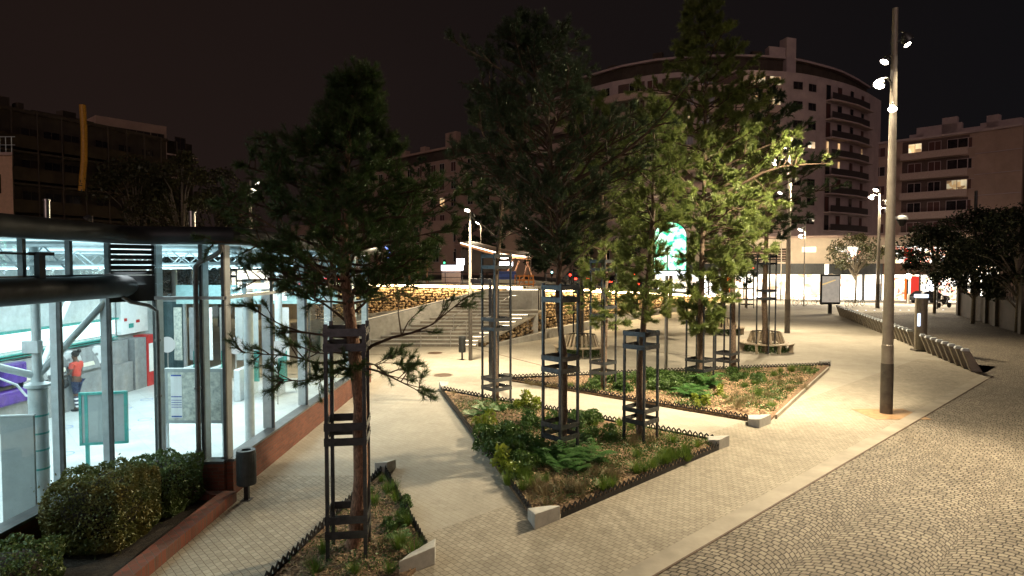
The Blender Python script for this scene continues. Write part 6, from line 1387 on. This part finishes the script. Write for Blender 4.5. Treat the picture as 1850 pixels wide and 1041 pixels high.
# gate wall at right
t = thing('gate_wall', 'dark wall with concrete piers and a glazed gate under the trees at the right', 'wall', G(1735, 570)); q = t.location; e_ = G(1900, 618) - q; M['conc_dark'] = pm('dark_pier', (.10, .085, .07), .85); L_ = e_.length; u = e_.normalized()
mb = MB(); mb.bar((0, 0, 0), tuple(e_), .2, 2.0); mb.build('panel', M['facade_dark'], t)
for f in (0, .22, .4, .52, .78, 1): mb = MB(); p = e_ * f; mb.box((p.x, p.y, 1.75), (.55, .55, 3.5), math.atan2(u.y, u.x)); mb.build('pier', M['conc_dark'], t)
mb = MB()
for k in range(16): p = e_ * (.54 + .23 * k / 15); mb.tube((p.x, p.y - .2, .1), (p.x, p.y - .2, 3.0), .03, n=5)
mb.build('gate_bars', M['black_steel'], t)
t = thing('utility_pole', 'dark wooden pole standing in front of the gate wall', 'pole', G(1757, 580)); mb = MB(); mb.tube((0, 0, 0), (0, 0, 10.3), .16, .11, n=10); mb.build('pole', M['black_steel'], t)

# ------------------------------------------------------------------ bike docks, kiosk, billboard, far furniture
a = G(1768, 672); b = G(1524, 571); n = 38; row = (b - a)
dk = None; kx = G(1662, 634)
for i in range(n):
    p = a + row * (i / (n - 1)) ** 1.0
    if abs(p.y - kx.y) < .75: continue
    if dk is None:
        t = thing('bike_dock', 'slanted beige metal bike dock, nearest of the row', 'bike dock', p, math.atan2(row.y, row.x) - R(90), 'slanted bike docks beside the road')
        mb = MB(); prof = [(-.30, 0), (.12, 0), (-.36, .88), (-.62, .88)]; vs = [(x, -.10, z) for x, z in prof] + [(x, .10, z) for x, z in prof]; mb.add(vs, [(0, 1, 2, 3), (7, 6, 5, 4), (0, 4, 5, 1), (1, 5, 6, 2), (2, 6, 7, 3), (3, 7, 4, 0)]); mb.build('body', M['dock'], t, bevel=.03)
        mb = MB(); prof = [(-.64, .84), (-.34, .84), (-.38, .96), (-.60, .96)]; vs = [(x, -.115, z) for x, z in prof] + [(x, .115, z) for x, z in prof]; mb.add(vs, [(0, 1, 2, 3), (7, 6, 5, 4), (0, 4, 5, 1), (1, 5, 6, 2), (2, 6, 7, 3), (3, 7, 4, 0)]); mb.build('cap', M['frame_light'], t, bevel=.02)
        dk = t
    else:
        c = dup(dk); c.location = p; c['label'] = 'slanted beige metal bike dock in the row beside the road'
t = thing('rental_kiosk', 'tall grey bike rental terminal with a glowing blue white cap', 'terminal', kx, R(-8))
mb = MB(); mb.prism([(.30 * math.cos(x) * (1 if math.cos(x) > 0 else .9), .26 * math.sin(x)) for x in [2 * math.pi * k / 16 for k in range(16)]], 0, 2.75); mb.build('body', M['dock'], t, bevel=.02)
mb = MB(); mb.prism([(.32 * math.cos(x), .28 * math.sin(x)) for x in [2 * math.pi * k / 16 for k in range(16)]], 2.76, 2.92); mb.build('glowing_cap', M['kiosk_blue'], t)
mb = MB(); mb.bb(-.26, -.14, -.262, -.22, 1.3, 1.95); mb.build('screen', M['kiosk_blue'], t)
mb = MB(); mb.bb(-.34, .34, -.3, .3, 0, .08); mb.build('base', M['lamp_pole_dark'], t)
t = thing('billboard', 'framed street billboard on one leg at the end of the bike docks', 'billboard', G(1499, 567)); Yb = t.location.y
w_ = (1519 - 1483) / F * Yb; z0 = P(1500, 550, Yb).z; z1 = P(1500, 496, Yb).z
mb = MB(); mb.bb(-w_ / 2, w_ / 2, -.12, .12, z0, z1); mb.build('case', M['black'], t, bevel=.06); mb = MB(); mb.bb(-w_ / 2 + .12, w_ / 2 - .12, -.13, -.121, z0 + .2, z1 - .15); mb.build('poster', M['poster'], t); mb = MB(); mb.add([(-w_ / 2 + .12, -.135, z1 - 1.0), (w_ / 2 - .5, -.135, z1 - .55), (w_ / 2 - .5, -.135, z1 - .45), (-w_ / 2 + .12, -.135, z1 - .85)], [(0, 1, 2, 3)]); mb.build('printed_streak', emis('streak_glow', (1, .7, .3), .9), t)
mb = MB(); mb.bb(-.15, .15, -.08, .08, 0, z0); mb.build('leg', M['black'], t)
def bicycle(loc, rz, label):
    t = thing('bicycle', label, 'bicycle', loc, rz, 'bicycles parked in front of the shops')
    for x in (-.52, .52):
        mb = MB(); mb.path([(x + .33 * math.cos(a_), 0, .34 + .33 * math.sin(a_)) for a_ in [2 * math.pi * k / 18 for k in range(19)]], .022, 5); 
        for k in range(6): a_ = math.pi * k / 6; mb.path([(x + .33 * math.cos(a_), 0, .34 + .33 * math.sin(a_)), (x - .33 * math.cos(a_), 0, .34 - .33 * math.sin(a_))], .004, 3)
        mb.build('wheel', M['tyre'], t)
    mb = MB(); mb.path([(-.52, 0, .34), (-.18, 0, .82), (.38, 0, .85), (.52, 0, .34)], .02, 5); mb.path([(-.18, 0, .82), (-.05, 0, .32), (.38, 0, .8)], .02, 5); mb.path([(-.52, 0, .34), (-.05, 0, .32)], .02, 5); mb.build('frame', M['black_steel'], t)
    mb = MB(); mb.path([(.38, -.25, 1.0), (.38, 0, .98), (.38, .25, 1.0)], .015, 5); mb.path([(.38, 0, .98), (.38, 0, .82)], .015, 5); mb.build('handlebar', M['black_steel'], t); mb = MB(); mb.bb(-.30, -.06, -.06, .06, .93, .98); mb.build('saddle', M['black'], t)
for i, (px, py) in enumerate(((1445, 553), (1478, 551), (1552, 553), (1535, 554))): bicycle(G(px, py), R(5 + 8 * i), ['bicycle left of the billboard by the street railing', 'bicycle right behind the billboard', 'bicycle leaning at the small street tree', 'bicycle between the billboard and the small tree'][i])
t = thing('motor_scooter', 'dark motor scooter parked in front of the rightmost shop window', 'scooter', G(1705, 556), R(10)); mb = MB(); mb.path([(-.6, 0, .7), (-.2, 0, .75), (.0, 0, .4), (.35, 0, .4), (.55, 0, 1.0)], [.14, .16, .12, .1, .06], 8); mb.build('body', M['black'], t, smooth=True)
for x in (-.6, .65): mb = MB(); mb.lathe((x, 0, .26), [(0, .06), (.2, .06), (.26, .03), (.26, -.03), (.2, -.06), (0, -.06)], 16, axis=(0, 1, 0)); mb.build('wheel', M['tyre'], t)
mb = MB(); mb.path([(.55, -.3, 1.05), (.52, 0, 1.0), (.55, .3, 1.05)], .025, 5); mb.build('handlebar', M['black'], t)
for i, (px, py) in enumerate(((1693, 558), (1694, 557))[:1]):
    mb = MB(); mb.tube((0, 0, 0), (0, 0, 6.5), .06, n=8); o = mb.build('sign_pole', M['black_steel']); o.location = G(px, py); tag(o, 'slim dark pole in front of the rightmost shop windows', 'pole')
for i, px in enumerate((1702, 1641)):
    mb = MB(); mb.lathe((0, 0, 0), [(.12, 0), (.12, 1.0), (.08, 1.12), (0, 1.14)], 12); o = mb.build('bollard', M['stone_block']); o.location = G(px, 553 if i == 0 else 549); tag(o, ['pale bollard beside the motor scooter', 'pale bollard in front of the orange shop door'][i], 'bollard')
for k in range(13):
    q = G(1518 + k * 15.5, 561.5 - k * .1); mb = MB(); mb.lathe((0, 0, 0), [(0, .035), (.07, .03), (.09, .008)], 10); o = mb.build('road_stud', emis('stud_glow', (.8, .85, 1), 2.2) if k == 0 else bpy.data.materials['stud_glow']); o.location = q + Vector((0, 0, .004)); tag(o, 'small white lit stud set in the road', 'road stud', 'row of lit studs across the road')
